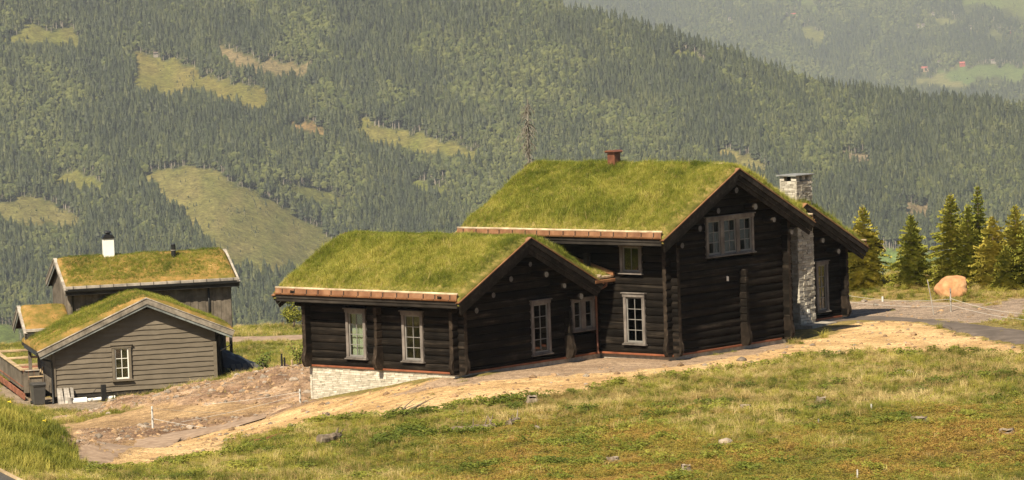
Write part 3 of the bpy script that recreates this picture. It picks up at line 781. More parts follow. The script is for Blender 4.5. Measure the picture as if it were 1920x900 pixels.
def log_wall(house, name, loc, rz, x0, x1, z0, z1, openings=(), apex=None, ext0=.38, ext1=.38, ph=0.0, label=None):
    """courses of logs in the wall's own frame; apex=(xc, z_at_apex, slope) clips the courses under the roof"""
    w = empty(name, loc, rz, house)
    if label: w['label'] = label
    i = 0; z = z0 + ph * LH
    if ph:
        log_piece(w, x0 - ext0, x1 + ext1, z0 + ph * LH * .5, ph * LH)
    while z + LH * .5 < (z1 if apex is None else apex[1] - .2):
        zc = z + LH / 2; h = LH
        a, b, c0, c1 = x0 - ext0, x1 + ext1, 0, 0
        if apex is not None:
            half = (apex[1] - (z)) / apex[2]
            if zc > z1:
                a2, b2 = apex[0] - half, apex[0] + half
                a, b = max(x0 - .1, a2), min(x1 + .1, b2)
                c0 = c1 = 1 / apex[2] if (a2 > x0 - .1) else 0
                if b - a < .5: break
                if c0 and (b - a) - 2 * c0 * LH < .1: c0 = c1 = ((b - a) - .1) / 2 / LH
        segs = [(a, b)]
        for (u0, u1, v0, v1) in openings:
            if v0 - .02 < zc < v1 + .02:
                ns = []
                for (s0, s1) in segs:
                    if u1 <= s0 or u0 >= s1: ns.append((s0, s1)); continue
                    if u0 > s0 + .05: ns.append((s0, u0))
                    if u1 < s1 - .05: ns.append((u1, s1))
                segs = ns
        for (s0, s1) in segs:
            log_piece(w, s0, s1, zc, h, cut0=c0 if s0 == a else 0, cut1=c1 if s1 == b else 0)
        z += LH; i += 1
    return w
def foot(house, loc, rz, name='log_foot'):
    """the carved swelling at the bottom of a column of log ends; sticks out towards -y"""
    b = MB()
    pr = [(.0, .82), (-.37, .82), (-.385, .66), (-.41, .55), (-.455, .43), (-.485, .3), (-.48, .2), (-.44, .12), (-.4, .04), (-.36, -.02), (0, -.02)]
    b.prism([(p, q) for p, q in pr], -.085, .085, 'x')
    return b.build(name, M['logend'], house, loc, rz, recalc=True)
def stub_column(house, loc, rz, z0, z1, proj=.36, name='log_end_column', w=.15):
    """ends of an inner wall's logs, notched through the outer wall: one short log per course"""
    e = empty(name, loc, rz, house)
    z = z0
    k = 0
    while z < z1 - .1:
        r = random.Random(int(z * 1000)); b = MB()
        p = proj + r.uniform(-.012, .012); ww = w * r.uniform(.92, 1.08)
        b.cbox(-ww / 2, ww / 2, -p, .05, z + .006, z + LH - .006, c=.03)
        b.build('log_end', M['logend'] if abs(rz) < .1 else M['log'], e); z += LH; k += 1
    return e
def eave_bracket(house, loc, rz, z1, reach=.95, drop=1.0):
    b = MB()
    pts = [(0.05, z1 - drop), (-.36, z1 - drop)]
    for t in np.linspace(0, 1, 7):
        pts.append((-.36 - (reach - .36) * t ** 1.6, z1 - drop * (1 - t ** .55) * .8 - .12))
    pts += [(-reach, z1 - reach * .42 + .18), (.05, z1 + .05)]
    b.prism(pts, -.08, .08, 'x')
    return b.build('eave_bracket', M['log'], house, loc, rz, recalc=True)
def window(house, loc, rz, w, z0, z1, cols_, rows, casing=.125, label=None, head=True, behind=None, lights=1, trim='trim', sash='sash', name='window', gap=.1):
    """window in the wall frame: x to the viewer's right, outward is -y; w,z0,z1 are the outer size of the casing"""
    e = empty(name, loc, rz, house)
    if label: e['label'] = label
    T = M[trim]
    x0, x1 = -w / 2, w / 2
    c = casing
    box('side_casing', T, e, x0, x0 + c, -.16, -.02, z0 + c * .8, z1 - c, c=.012)
    box('side_casing', T, e, x1 - c, x1, -.16, -.02, z0 + c * .8, z1 - c, c=.012)
    b = MB(); b.cbox(x0 - .02, x1 + .02, -.175, -.02, z1 - c, z1, c=.012)
    if head: b.cbox(x0 - .07, x1 + .07, -.215, -.02, z1 + .003, z1 + .05, c=.012)
    b.build('head_casing', T, e)
    b = MB(); b.cbox(x0 - .01, x1 + .01, -.17, -.02, z0 + .05, z0 + c * .8 - .003, c=.012); b.cbox(x0 - .05, x1 + .05, -.22, -.02, z0, z0 + .047, c=.012)
    b.build('sill', T, e)
    ix0, ix1, iz0, iz1 = x0 + c, x1 - c, z0 + c * .8, z1 - c
    lw = (ix1 - ix0 - (lights - 1) * gap) / lights
    S = M[sash]
    for q in range(lights):
        a0 = ix0 + q * (lw + gap); a1 = a0 + lw
        if q: box('mullion', T, e, a0 - gap, a0, -.15, -.03, iz0, iz1, c=.01)
        f = .05
        s = MB()
        s.box(a0 + .004, a0 + f, -.1, -.05, iz0 + .004, iz1 - .004); s.box(a1 - f, a1 - .004, -.1, -.05, iz0 + .004, iz1 - .004)
        s.box(a0 + f + .001, a1 - f - .001, -.099, -.05, iz0 + .004, iz0 + f + .02); s.box(a0 + f + .001, a1 - f - .001, -.099, -.05, iz1 - f, iz1 - .004)
        gx0, gx1, gz0, gz1 = a0 + f, a1 - f, iz0 + f + .02, iz1 - f
        for k in range(1, cols_): 
            xm = gx0 + (gx1 - gx0) * k / cols_; s.box(xm - .012, xm + .012, -.09, -.055, gz0, gz1)
        for k in range(1, rows):
            zm = gz0 + (gz1 - gz0) * k / rows; s.box(gx0, gx1, -.087, -.058, zm - .012, zm + .012)
        s.build('sash', S, e)
        for i in range(cols_):
            for k in range(rows):
                p = MB(); t = random.uniform(-.0015, .0015)
                u0, u1 = gx0 + (gx1 - gx0) * i / cols_, gx0 + (gx1 - gx0) * (i + 1) / cols_
                v0, v1 = gz0 + (gz1 - gz0) * k / rows, gz0 + (gz1 - gz0) * (k + 1) / rows
                p.box(u0, u1, -.072 + t, -.068 + t, v0, v1); ja, jb = random.uniform(-.006, .006), random.uniform(-.006, .006); p.v = [(a_, b_ + ja * (1 if a_ > (u0 + u1) / 2 else -1) + jb * (1 if c_ > (v0 + v1) / 2 else -1), c_) for a_, b_, c_ in p.v]; p.build('pane', M['pane'], e)
        if behind:
            cb = MB(); nn = 16
            xs = np.linspace(gx0 - .03, gx1 + .03, nn); 
            v = [(x, .02 + .02 * math.sin(i * 2.1) + .03, z) for z in (gz0 - .03, gz1 + .03) for i, x in enumerate(xs)]
            cb.add(v, [(i, i + 1, nn + i + 1, nn + i) for i in range(nn - 1)]); cb.build('curtain', M[behind], e)
    return e
def turf_and_grass(roof, x0, x1, ridge_y, ridge_z, tipL, tipR, slope, thick, gh, density, tintf, straw=.05, soil=None, edge=.28, lump=.06, seed=5, grass='turf_grass', protos=None, back=0.8, taper=.06, ridge_f=.85):
    """turf slab on a gable roof whose ridge runs along x; tipL (front, -y) and tipR are horizontal half widths"""
    nx = int((x1 - x0) / .14) + 1; ny = int((tipL + tipR) / .14) + 1
    xs = np.linspace(x0, x1, nx); ys = np.linspace(ridge_y - tipL, ridge_y + tipR, ny)
    X, Y = np.meshgrid(xs, ys)
    def top(X, Y):
        dy = np.abs(Y - ridge_y)
        z = ridge_z - slope * np.sqrt(dy * dy + .12) + slope * .12
        ex = np.minimum(X - x0, x1 - X); ey = np.minimum(Y - (ridge_y - tipL), ridge_y + tipR - Y)
        th = taper + (thick * (ridge_f + (1 - ridge_f) * sm(.1, 1.3, dy)) - taper) * sm(0, edge, ex) * sm(-.05, .1, ey)
        return z + th + (vn(X, Y, .7, seed, 3) - .5) * lump * 2 * sm(0, .3, np.minimum(ex, ey))
    Z = top(X, Y)
    # skirt down to the boards
    Xs = np.vstack([X[:1], X, X[-1:]]); Ys = np.vstack([Y[:1], Y, Y[-1:]]); Zs = np.vstack([Z[:1] - .25, Z, Z[-1:] - .25])
    Xs = np.hstack([Xs[:, :1], Xs, Xs[:, -1:]]); Ys = np.hstack([Ys[:, :1], Ys, Ys[:, -1:]]); Zs = np.hstack([Zs[:, :1] - .12, Zs, Zs[:, -1:] - .12])
    me = gridmesh('turf', Xs, Ys, Zs, soil or M['turf'])
    link(bpy.data.objects.new('turf', me), roof)
    rg = np.random.default_rng(seed)
    area = (x1 - x0) * (tipL + tipR)
    n = int(area * density)
    px = rg.uniform(x0 + .02, x1 - .02, n); py = rg.uniform(ridge_y - tipL + .03, ridge_y + tipR - .03, n)
    keep = (py < ridge_y + .4) | (rg.random(n) < back)
    px, py = px[keep], py[keep]; n = len(px)
    pz = top(px, py) - .01
    front = py < ridge_y
    sl = math.atan(slope)
    rot = np.zeros((n, 3)); rot[:, 0] = np.where(front, sl * .45, -sl * .45) + rg.normal(0, .12, n); rot[:, 1] = rg.normal(0, .12, n) + .1; rot[:, 2] = rg.uniform(0, 6.28, n)
    ey = np.minimum(py - (ridge_y - tipL), ridge_y + tipR - py); ex = np.minimum(px - x0, x1 - px)
    big = vn(px, py, 1.5, seed + 3, 3)
    h = gh * (.4 + 1.1 * big) * rg.uniform(.6, 1.3, n) * np.where(rg.random(n) < .02, 1.7, 1) * (.45 + .55 * sm(.05, .55, ey)) * (.35 + .65 * sm(0, .4, ex))
    tint = tintf(px, py, ey, rg)
    top_ = np.abs(py - ridge_y) < .22; h = h * (ridge_f + (1 - ridge_f) * sm(.1, 1.0, np.abs(py - ridge_y))); tint = np.where(top_, np.clip(tint - .15, 0, 1), tint)
    kinds = rg.integers(0, 3, n); kinds = np.where(rg.random(n) < straw * (1 + 3 * (1 - sm(.05, .5, ey))), 3, kinds)
    w = h * rg.uniform(.8, 1.3, n) * .9
    g = scatter(grass, np.c_[px, py, pz], rot, np.c_[w, w, h], kinds, tint, protos or GP, roof)
    return top
M['turf'] = noisemat('roof_turf', [(0.3, (0.07, 0.07, 0.016)), (0.5, (0.14, 0.125, 0.03)), (0.7, (0.28, 0.2, 0.07))], 3.5, 1.0, bmp=0.6, bdist=0.05, spec=.05)
M['dryturf'] = noisemat('dry_roof_turf', [(0.28, (0.09, 0.085, 0.02)), (0.45, (0.16, 0.12, 0.032)), (0.6, (0.26, 0.155, 0.05)), (0.75, (0.34, 0.22, 0.085))], 1.6, 1.0, bmp=0.6, bdist=0.05, spec=.05)
def barge_boards(roof, x_out, side, ridge_y, ridge_z, tipL, tipR, slope, ts=((0, .19), (.193, .36), (.363, .51)), step=.06, cap='copper', mats=None, capw=.16, th=.05):
    """stepped boards along the gable edge; side=+1 faces +x.  t is measured square to the slope, downwards"""
    sl = math.atan(slope); cs, sn = math.cos(sl), math.sin(sl)
    for sgn, half in ((-1, tipL), (1, tipR)):
        L = half / cs
        for k, (t0, t1) in enumerate(ts):
            off = k * step
            # polygon in the gable plane: (y,z)
            def pt(s, t): return (ridge_y + sgn * (s * cs - t * sn), ridge_z - s * sn - t * cs)
            a, b_ = pt(L + .02, t0), pt(L + .02, t1)
            za, zb = ridge_z - t0 / cs, ridge_z - t1 / cs
            g = sgn * .0015
            poly = [(ridge_y + g, za), a, b_, (ridge_y + g, zb)]
            m_ = MB(); xo = x_out - side * off
            m_.prism(poly, min(xo, xo - side * th), max(xo, xo - side * th), 'x')
            m_.build('barge_board', (mats[k] if mats else M['barge']), roof, recalc=True)
        if cap:
            def pt(s, t): return (ridge_y + sgn * (s * cs - t * sn), ridge_z - s * sn - t * cs)
            m_ = MB(); poly = [(ridge_y + sgn * .001, ridge_z + .035 / cs), pt(L + .04, -.035), pt(L + .04, -.004), (ridge_y + sgn * .001, ridge_z + .004 / cs)]
            m_.prism(poly, min(x_out + side * .02, x_out - side * capw), max(x_out + side * .02, x_out - side * capw), 'x')
            m_.build('barge_capping', M[cap], roof, recalc=True)
def deck(roof, x0, x1, ridge_y, ridge_z, tipL, tipR, slope, th=.17, mat='soffit'):
    for sgn, half, nm in ((-1, tipL, 'roof_deck'), (1, tipR, 'roof_deck')):
        b = MB(); g = sgn * .001
        b.prism([(ridge_y + g, ridge_z - .005), (ridge_y + sgn * (half - .03), ridge_z - .005 - slope * (half - .03)), (ridge_y + sgn * (half - .03), ridge_z - slope * (half - .03) - th), (ridge_y + g, ridge_z - th)], x0, x1, 'x')
        b.build(nm, M[mat], roof, recalc=True)
def eave(roof, x0, x1, y, z, sgn, hooks=.62, beam='palebeam', copper='copper', fas='fascia'):
    """eave edge at y, deck height z; sgn=-1 faces -y: fascia boards, copper gutter, turf beam and iron hooks"""
    def Y(a): return y + sgn * a
    def bx(nm, mt, a0, a1, z0, z1, xx0=x0, xx1=x1, c=.01):
        ya, yb = sorted((Y(a0), Y(a1))); return box(nm, mt, roof, xx0, xx1, ya, yb, z0, z1, c=c)
    bx('fascia_board', M[fas], -.05, .0, z - .21, z - .085)
    bx('fascia_board', M[fas], -.04, .035, z - .082, z + .05)
    # copper apron and gutter
    b = MB()
    prof = [(-.03, .3), (.005, .27), (.02, .17), (.035, .055), (.075, .05), (.115, .075), (.13, .125), (.123, .125), (.105, .085), (.075, .065), (.045, .07), (.032, .17), (.02, .28)]
    b.prism([(Y(p), z + q) for p, q in prof], x0 - .02, x1 + .02, 'x')
    b.build('gutter', M[copper], roof, recalc=True)
    b = MB()
    n = max(2, int((x1 - x0) / 1.6))
    xs = np.linspace(x0 - .03, x1 + .03, n + 1); rr = random.Random(int(x0 * 10))
    b.tube([(x, Y(-.02 + rr.uniform(-.008, .008)), z + .31 + rr.uniform(-.008, .008)) for x in xs], .045, 10)
    b.build('turf_beam', M[beam], roof, smooth=True)
    k = int((x1 - x0) / hooks)
    for i in range(k):
        xx = x0 + (i + .5 + rr.uniform(-.08, .08)) * (x1 - x0) / k
        b = MB()
        b.tube([(xx, Y(-.0), z + .27), (xx + .005, Y(.05), z + .255), (xx + .01, Y(.05), z + .2), (xx + .012, Y(.075), z + .06), (xx + .012, Y(.14), z + .1)], .018, 4)
        b.build('turf_hook', M['iron'], roof)
def purlins(roof, x_out, x_in, ys, zf, r=.115):
    for y in ys:
        b = MB(); rr = random.Random(int(y * 100)); q = r * rr.uniform(.9, 1.15)
        b.tube([(x_in, y, zf(y)), (x_out - .02, y, zf(y)), (x_out, y, zf(y))], [q, q, q * .9], 8)
        b.mi[-1] = 1
        b.build('purlin', [M['log'], M['purlin']], roof, recalc=True)
def stones(mb, tones, u0, u1, v0, v1, P, rowh=(.05, .09), ln=(.16, .42), proud=(.0, .018), gap=.004, depth=.1, clip=None):
    """coursed stone facing; P(u,v,w) maps to 3-D with w outward"""
    v = v0
    while v < v1 - .01:
        h = min(random.uniform(*rowh), v1 - v)
        u = u0
        while u < u1 - .01:
            l = min(random.uniform(*ln), u1 - u)
            if u1 - (u + l) < .08: l = u1 - u
            if clip is None or clip(u + l / 2, v + h / 2):
                w = random.uniform(*proud); j = lambda: random.uniform(-.008, .008)
                q = [P(u + gap, v + gap, w + j()), P(u + l - gap, v + gap, w + j()), P(u + l - gap, v + h - gap, w + j()), P(u + gap, v + h - gap, w + j())]
                m4 = [P(u + gap * .2, v + gap * .2, -depth), P(u + l - gap * .2, v + gap * .2, -depth), P(u + l - gap * .2, v + h - gap * .2, -depth), P(u + gap * .2, v + h - gap * .2, -depth)]
                mb.add(q + m4, [(0, 1, 2, 3), (0, 4, 5, 1), (1, 5, 6, 2), (2, 6, 7, 3), (3, 7, 4, 0)])
                tones += [random.random()] * 8
            u += l
        v += h
def stone_obj(name, mb, tones, mat, parent):
    o = mb.build(name, mat, parent, recalc=False)
    a = o.data.attributes.new('stone_tone', 'FLOAT', 'POINT'); a.data.foreach_set('value', np.array(tones, np.float32))
    o['kind'] = 'stuff'
    return o

# ------------------------------------------------------------------ the log cabin
cabin = tag(empty('log_cabin', tuple(P0), YAW - math.pi / 2), 'large black log cabin with three grass-covered roofs and grey-framed windows', 'cabin')
G = math.pi / 2                      # walls that face +x are turned by a quarter
SL = 0.503
# main block: x -8.8..0, y 0..6.9; roof tips 1.24 out
MR_Y, MR_Z, MTIP = 3.45, 6.82, 4.69
# low wing: x -10.9..-3.5, y -8.03..-1.6 (front wall runs on to the main block)
AR_Y, AR_Z, ATIP = -4.84, 4.775, 4.05
# rear wing: x -9..-3.2, y 8.7..15.1
BR_Y, BR_Z, BTIP = 11.89, 4.88, 4.14
def under(z): return z - .19
z_top_main = under(MR_Z - SL * MR_Y); z_top_a = under(AR_Z - SL * 3.19); z_top_b = under(BR_Z - SL * 3.2)
w_main = [(-2.2, -1.18, .40, 2.37), (-2.3, -1.26, 3.06, 4.25)]
log_wall(cabin, 'front_wall', (0, 0, 0), 0, -8.8, 0, .1, z_top_main - .1, [(a + .03, b - .03, c, d) for a, b, c, d in w_main], ext0=.3)
log_wall(cabin, 'gable_wall', (0, 0, 0), G, 0, 6.9, .1, z_top_main + .1, [(2.1, 4.97, 3.55, 5.0)], apex=(3.45, under(MR_Z) - .02, SL), ph=.5)
log_wall(cabin, 'rear_gable_wall', (-8.8, 6.9, 0), -G, 0, 6.9, .1, z_top_main + .1, apex=(3.45, under(MR_Z) - .02, SL), ph=.5)
log_wall(cabin, 'back_wall', (0, 6.9, 0), math.pi, 0, 8.8, .1, z_top_main - .1)
w_a = [(-8.96, -7.96, .39, 2.27), (-6.13, -5.1, .39, 2.29)]
log_wall(cabin, 'wing_front_wall', (0, -8.03, 0), 0, -10.9, -3.5, .1, z_top_a, [(a + .03, b - .03, c, d) for a, b, c, d in w_a])
log_wall(cabin, 'wing_gable_wall', (-3.5, 0, 0), G, -8.03, -.02, .1, z_top_a, [(-4.05, -3.03, .3, 2.3), (-1.72, -.44, .98, 2.22)], apex=(AR_Y, under(AR_Z) - .02, SL), ph=.5, ext1=0)
log_wall(cabin, 'wing_end_wall', (-10.9, 0, 0), -G, 1.6, 8.03, .1, z_top_a, apex=(-AR_Y, under(AR_Z) - .02, SL), ph=.5)
log_wall(cabin, 'wing_back_wall', (0, -1.6, 0), math.pi, 8.8, 10.9, .1, z_top_a)
log_wall(cabin, 'rear_wing_gable_wall', (-3.2, 0, 0), G, 8.7, 15.1, .1, z_top_b, [(13.32, 14.08, .34, 2.37)], apex=(BR_Y, under(BR_Z) - .02, SL), ph=.5)
log_wall(cabin, 'rear_wing_back_wall', (0, 15.1, 0), math.pi, 3.2, 9.2, .1, z_top_b)
log_wall(cabin, 'rear_wing_front_wall', (0, 8.7, 0), 0, -9.2, -3.2, .1, z_top_b)
log_wall(cabin, 'rear_wing_end_wall', (-9.2, 0, 0), -G, -15.1, -8.7, .1, z_top_b, apex=(-BR_Y, under(BR_Z) - .02, SL), ph=.5)
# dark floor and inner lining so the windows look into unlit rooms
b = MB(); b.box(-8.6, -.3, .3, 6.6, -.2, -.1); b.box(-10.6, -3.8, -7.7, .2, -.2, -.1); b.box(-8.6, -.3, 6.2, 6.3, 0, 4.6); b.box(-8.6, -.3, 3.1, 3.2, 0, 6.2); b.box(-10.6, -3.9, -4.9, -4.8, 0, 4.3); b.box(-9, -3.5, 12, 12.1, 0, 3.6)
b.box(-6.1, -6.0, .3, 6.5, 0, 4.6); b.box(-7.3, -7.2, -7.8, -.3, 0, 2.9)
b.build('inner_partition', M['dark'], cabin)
# plinths and flashing
for (nm, a) in (('plinth', (-8.7, .06, .02, .2, -.7, .02)), ('plinth', (-.2, .07, .2, 6.95, -.7, .02)), ('plinth', (-3.7, -3.43, -8.0, -.1, -.9, .02)), ('plinth', (-3.4, -3.13, 8.8, 15.15, -.7, .02))):
    box(nm, M['concrete'], cabin, *a)
for a in ((-3.42, .1, -.12, .0, .03, .1), (.0, .12, .12, 6.6, .03, .1), (-10.9, -3.45, -8.15, -8.0, .045, .11), (-3.5, -3.38, -8.02, -.15, .03, .1), (-3.2, -3.08, 12.8, 15.1, .03, .1)):
    box('base_flashing', M['redsill'], cabin, *a, c=.006)
# ledge-stone foundation under the low wing
mb = MB(); tn = []
stones(mb, tn, -10.95, -3.5, -1.75, .04, lambda u, v, w: (u, -8.07 - w, v), clip=None)
stones(mb, tn, 1.6, 8.1, -2.3, .04, lambda u, v, w: (-10.97 - w, -u, v))
stone_obj('foundation_stones', mb, tn, M['stone'], cabin)
box('foundation', M['concrete'], cabin, -10.93, -3.6, -8.05, -1.6, -2.6, .0)
# log-end columns and feet
stub_column(cabin, (-7.25, -8.03, 0), 0, .1, 2.35); foot(cabin, (-7.25, -8.05, .1), 0)
stub_column(cabin, (0, 4.15, 0), G, .1, 2.95, .4); foot(cabin, (0.04, 4.15, .08), G)
stub_column(cabin, (-3.5, -2.1, 0), G, .1, 1.75); foot(cabin, (-3.46, -2.1, .08), G)
for loc, rz in (((-.0, -.0, .06), 0), ((.0, .0, .06), G), ((0, 6.9, .06), G), ((-10.9, -8.03, .06), 0), ((-3.5, -8.03, .06), 0), ((-3.5, -8.03, .06), G), ((-3.2, 15.1, .06), G), ((-3.2, 15.1, .06), math.pi)):
    foot(cabin, loc, rz)
for loc, rz, z1 in (((-10.9, -8.03, 0), 0, z_top_a + .1), ((-3.5, -8.03, 0), 0, z_top_a + .1), ((0, 0, 0), 0, z_top_main + .08), ((0, 6.9, 0), math.pi, z_top_main + .08), ((-3.2, 15.1, 0), math.pi, z_top_b + .1)):
    eave_bracket(cabin, loc, rz, z1)
# windows
window(cabin, (-8.46, -8.03, 0), 0, 1.0, .39, 2.26, 2, 4, label='tall window with a pale curtain', behind='curtain')
window(cabin, (-5.615, -8.03, 0), 0, 1.03, .39, 2.26, 2, 4, label='tall window with dark panes')
window(cabin, (-1.69, 0, 0), 0, 1.02, .40, 2.33, 2, 4, label='tall window of the main block')
window(cabin, (-1.78, 0, 0), 0, 1.04, 3.06, 4.22, 2, 1, label='small upper window under the eaves', head=False)
window(cabin, (0, 3.535, 0), G, 2.93, 3.53, 5.03, 2, 3, lights=3, label='triple gable window', gap=.22)
window(cabin, (-3.5, -3.54, 0), G, 1.06, .3, 2.33, 2, 4, label='tall shaded window in the wing gable')
window(cabin, (-3.5, -1.08, 0), G, 1.32, .96, 2.24, 1, 2, lights=2, label='double shaded window', gap=.25, head=False)
window(cabin, (-3.2, 13.7, 0), G, .8, .33, 2.4, 2, 4, label='tall window with brown blind', behind='browncurtain')
b = MB(); b.box(.1, .11, 3.27, 3.33, 2.58, 2.76); b.box(.102, .112, 3.34, 3.39, 2.57, 2.74); b.build('paper_notice', M['white'], cabin)
# roofs
def tint_main(px, py, ey, rg):
    return np.clip(.5 + (vn(px, py, 1.4, 201, 3) - .5) * .9 + (vn(px, py, .35, 205, 2) - .5) * .5 + rg.normal(0, .16, len(px)) + .25 * (1 - sm(0, .7, ey)), 0, 1)
def log_roof(name, x0, x1, ry, rz_, tip, dens, purl, wallx, farx, seed, eave_l=(0, 0), label=None, ridge_f=.9):
    r = empty(name, (0, 0, 0), 0, cabin)
    if label: r['label'] = label
    deck(r, x0 + .06, x1 - .06, ry, rz_, tip, tip, SL)
    barge_boards(r, x1, 1, ry, rz_, tip, tip, SL)
    barge_boards(r, x0, -1, ry, rz_, tip, tip, SL)
    for s in (-1, 1):
        eave(r, x0 + .2 + eave_l[0], x1 - .12, ry + s * tip, rz_ - SL * tip, s)
    purlins(r, x1 - .16, wallx - .4, [ry + d for d in purl], lambda y: rz_ - SL * abs(y - ry) - .93 + (.12 if abs(y - ry) < .01 else 0))
    purlins(r, farx + .4, x0 + .16, [ry + d for d in purl], lambda y: rz_ - SL * abs(y - ry) - .93)
    turf_and_grass(r, x0 + .03, x1 - .03, ry, rz_, tip - .02, tip - .02, SL, .27, .25, dens, tint_main, seed=seed, ridge_f=ridge_f)
    return r
log_roof('main_roof', -9.62, .73, MR_Y, MR_Z, MTIP, 430, (0, -1.15, 1.15, 2.3, -2.3, 3.4, -3.4), 0, -8.8, 301, label='grass-covered main roof')
log_roof('wing_roof', -12.0, -2.6, AR_Y, AR_Z, ATIP, 430, (.1, 1.0, -1.0, 2.0, -2.0, 2.95, -2.95), -3.5, -10.9, 311, label='grass-covered roof of the low wing', ridge_f=.55)
log_roof('rear_wing_roof', -9.9, -2.4, BR_Y, BR_Z, BTIP, 260, (0, 1.25, 2.3, -1.25, -2.3), -3.2, -9.2, 321, label='grass-covered roof of the rear wing')
# little roof that closes the gap between the wing and the main block
cr = empty('link_roof', (0, 0, 0), 0, cabin); cr['label'] = 'small sloping turf roof with copper flashing between wing and main block'
b = MB(); zf = lambda x: 2.93 + .264 * (-2.7 - x)
b.prism([(-2.72, zf(-2.72) - .05), (-7.5, zf(-7.5) - .05), (-7.5, zf(-7.5) - .25), (-2.72, zf(-2.72) - .25)], -1.55, -.06, 'y'); b.build('roof_deck', M['soffit'], cr, recalc=True)
xs, ys = np.meshgrid(np.linspace(-7.4, -2.8, 40), np.linspace(-1.5, -.12, 14)); zs = 2.93 + .264 * (-2.7 - xs) + .06 + (vn(xs, ys, .4, 3, 2) - .5) * .06
link(bpy.data.objects.new('turf', gridmesh('turf', xs, ys, zs, M['turf'])), cr)
n = 1900; qx = RNG.uniform(-7.3, -2.85, n); qy = RNG.uniform(-1.5, -.2, n)
scatter('turf_grass', np.c_[qx, qy, 2.93 + .264 * (-2.7 - qx) + .05], np.c_[RNG.normal(0, .2, n), RNG.normal(.1, .2, n), RNG.uniform(0, 6.28, n)], np.repeat(RNG.uniform(.1, .26, n)[:, None], 3, 1), RNG.integers(0, 4, n), np.clip(RNG.normal(.55, .2, n), 0, 1), GP, cr)
box('turf_beam', M['palebeam'], cr, -2.79, -2.69, -1.3, -.03, 2.93, 3.03, c=.02)
box('gutter', M['copper'], cr, -2.685, -2.58, -1.25, -.02, 2.78, 2.9, c=.02)
b = MB(); b.prism([(-2.6, zf(-2.6) + .1), (-7.5, zf(-7.5) + .1), (-7.5, zf(-7.5) + .3), (-2.6, zf(-2.6) + .24)], -.2, -.11, 'y'); b.build('wall_flashing', M['copper'], cr, recalc=True)
b = MB(); b.cbox(-3.85, -3.65, -.42, -.22, 3.2, 3.78, c=.01); b.cbox(-3.88, -3.62, -.45, -.19, 3.783, 3.83, c=.01); b.build('vent_pipe', M['fascia'], cr)
b = MB(); b.tube([(-2.63, -.55, 2.8), (-2.66, -.55, 2.65), (-3.2, -.42, 2.45), (-3.3, -.4, 2.3), (-3.3, -.4, .15), (-3.22, -.42, .05)], .04, 8); b.build('downpipe', M['copper_old'], cabin, smooth=True)
# ridge vent and ridge plank
b = MB(); b.cbox(-5.33, -4.97, 3.0, 3.36, 6.7, 7.42, c=.01); b.cbox(-5.39, -4.91, 2.94, 3.42, 7.423, 7.47, c=.008); b.prism([(-5.42, 7.473), (-4.88, 7.473), (-5.0, 7.53), (-5.3, 7.53)], 2.9, 3.46, 'y')
b.build('roof_vent', M['copper_old'], cabin, recalc=True)
box('ridge_plank', M['palebeam'], cabin, -.7, -.1, 3.5, 3.62, 6.96, 7.04, c=.01)
# stone chimney on the rear wing's gable
ch = empty('stone_chimney', (0, 0, 0), 0, cabin)
box('chimney_core', M['concrete'], ch, -3.55, -2.83, 11.78, 12.67, -.4, 5.78)
mb = MB(); tn = []
stones(mb, tn, 11.7, 12.75, -.2, 5.8, lambda u, v, w: (-2.77 + w, u, v), (.06, .13), (.14, .36), (-.01, .05), .007, .06)
stones(mb, tn, -3.6, -2.77, -.2, 5.8, lambda u, v, w: (u, 11.72 - w, v), (.06, .12), (.14, .34), (0, .02), .006, .06)
stones(mb, tn, -12.75, -11.7, 3.5, 5.8, lambda u, v, w: (-3.57 - w, -u, v), (.06, .12), (.14, .34), (0, .02), .006, .06)
stones(mb, tn, -(-2.77), 3.6, -.2, 5.8, lambda u, v, w: (-u, 12.73 + w, v), (.06, .12), (.14, .34), (0, .02), .006, .06)
for x0, x1 in ((-3.58, -3.36), (-3.02, -2.76)):
    for y0, y1 in ((11.7, 11.92), (12.12, 12.32), (12.53, 12.75)):
        if y0 == 12.12 and x0 < -3.3: continue
        stones(mb, tn, y0, y1, 5.8, 6.0, lambda u, v, w: (x1 + w, u, v), (.09, .11), (.22, .3), (0, .01), .005, x1 - x0 - .01); stones(mb, tn, x0, x1, 5.8, 6.0, lambda u, v, w: (u, y0 - w, v), (.09, .11), (.22, .3), (0, .01), .005, .19)
stone_obj('chimney_stones', mb, tn, M['chimstone'], ch)
b = MB(); b.cbox(-3.68, -2.68, 11.6, 12.85, 6.0, 6.05, c=.012); b.build('cap_slab', M['slate'], ch)
box('flue', M['dark'], ch, -3.4, -2.95, 11.95, 12.5, 5.7, 5.95)
box('soot_hatch', M['white'], ch, -2.76, -2.715, 12.18, 12.32, .45, .6)
box('chimney_step', M['concrete'], ch, -2.9, -2.1, 11.6, 13.3, -.35, .02)
# ------------------------------------------------------------------ the grey cabin down the slope
O2 = W(105, 740, 172.0)
Y2 = RAD(15)
KC = 172.0 / 150.0
grey = tag(empty('grey_cabin', tuple(O2), Y2), 'grey board-clad cabin with patchy turf roofs and a white chimney', 'cabin')
GS2 = .43
gA, gZ, gL, gR = 4.45, 4.39, 5.3, 4.18          # front gable: apex x, apex height, half widths
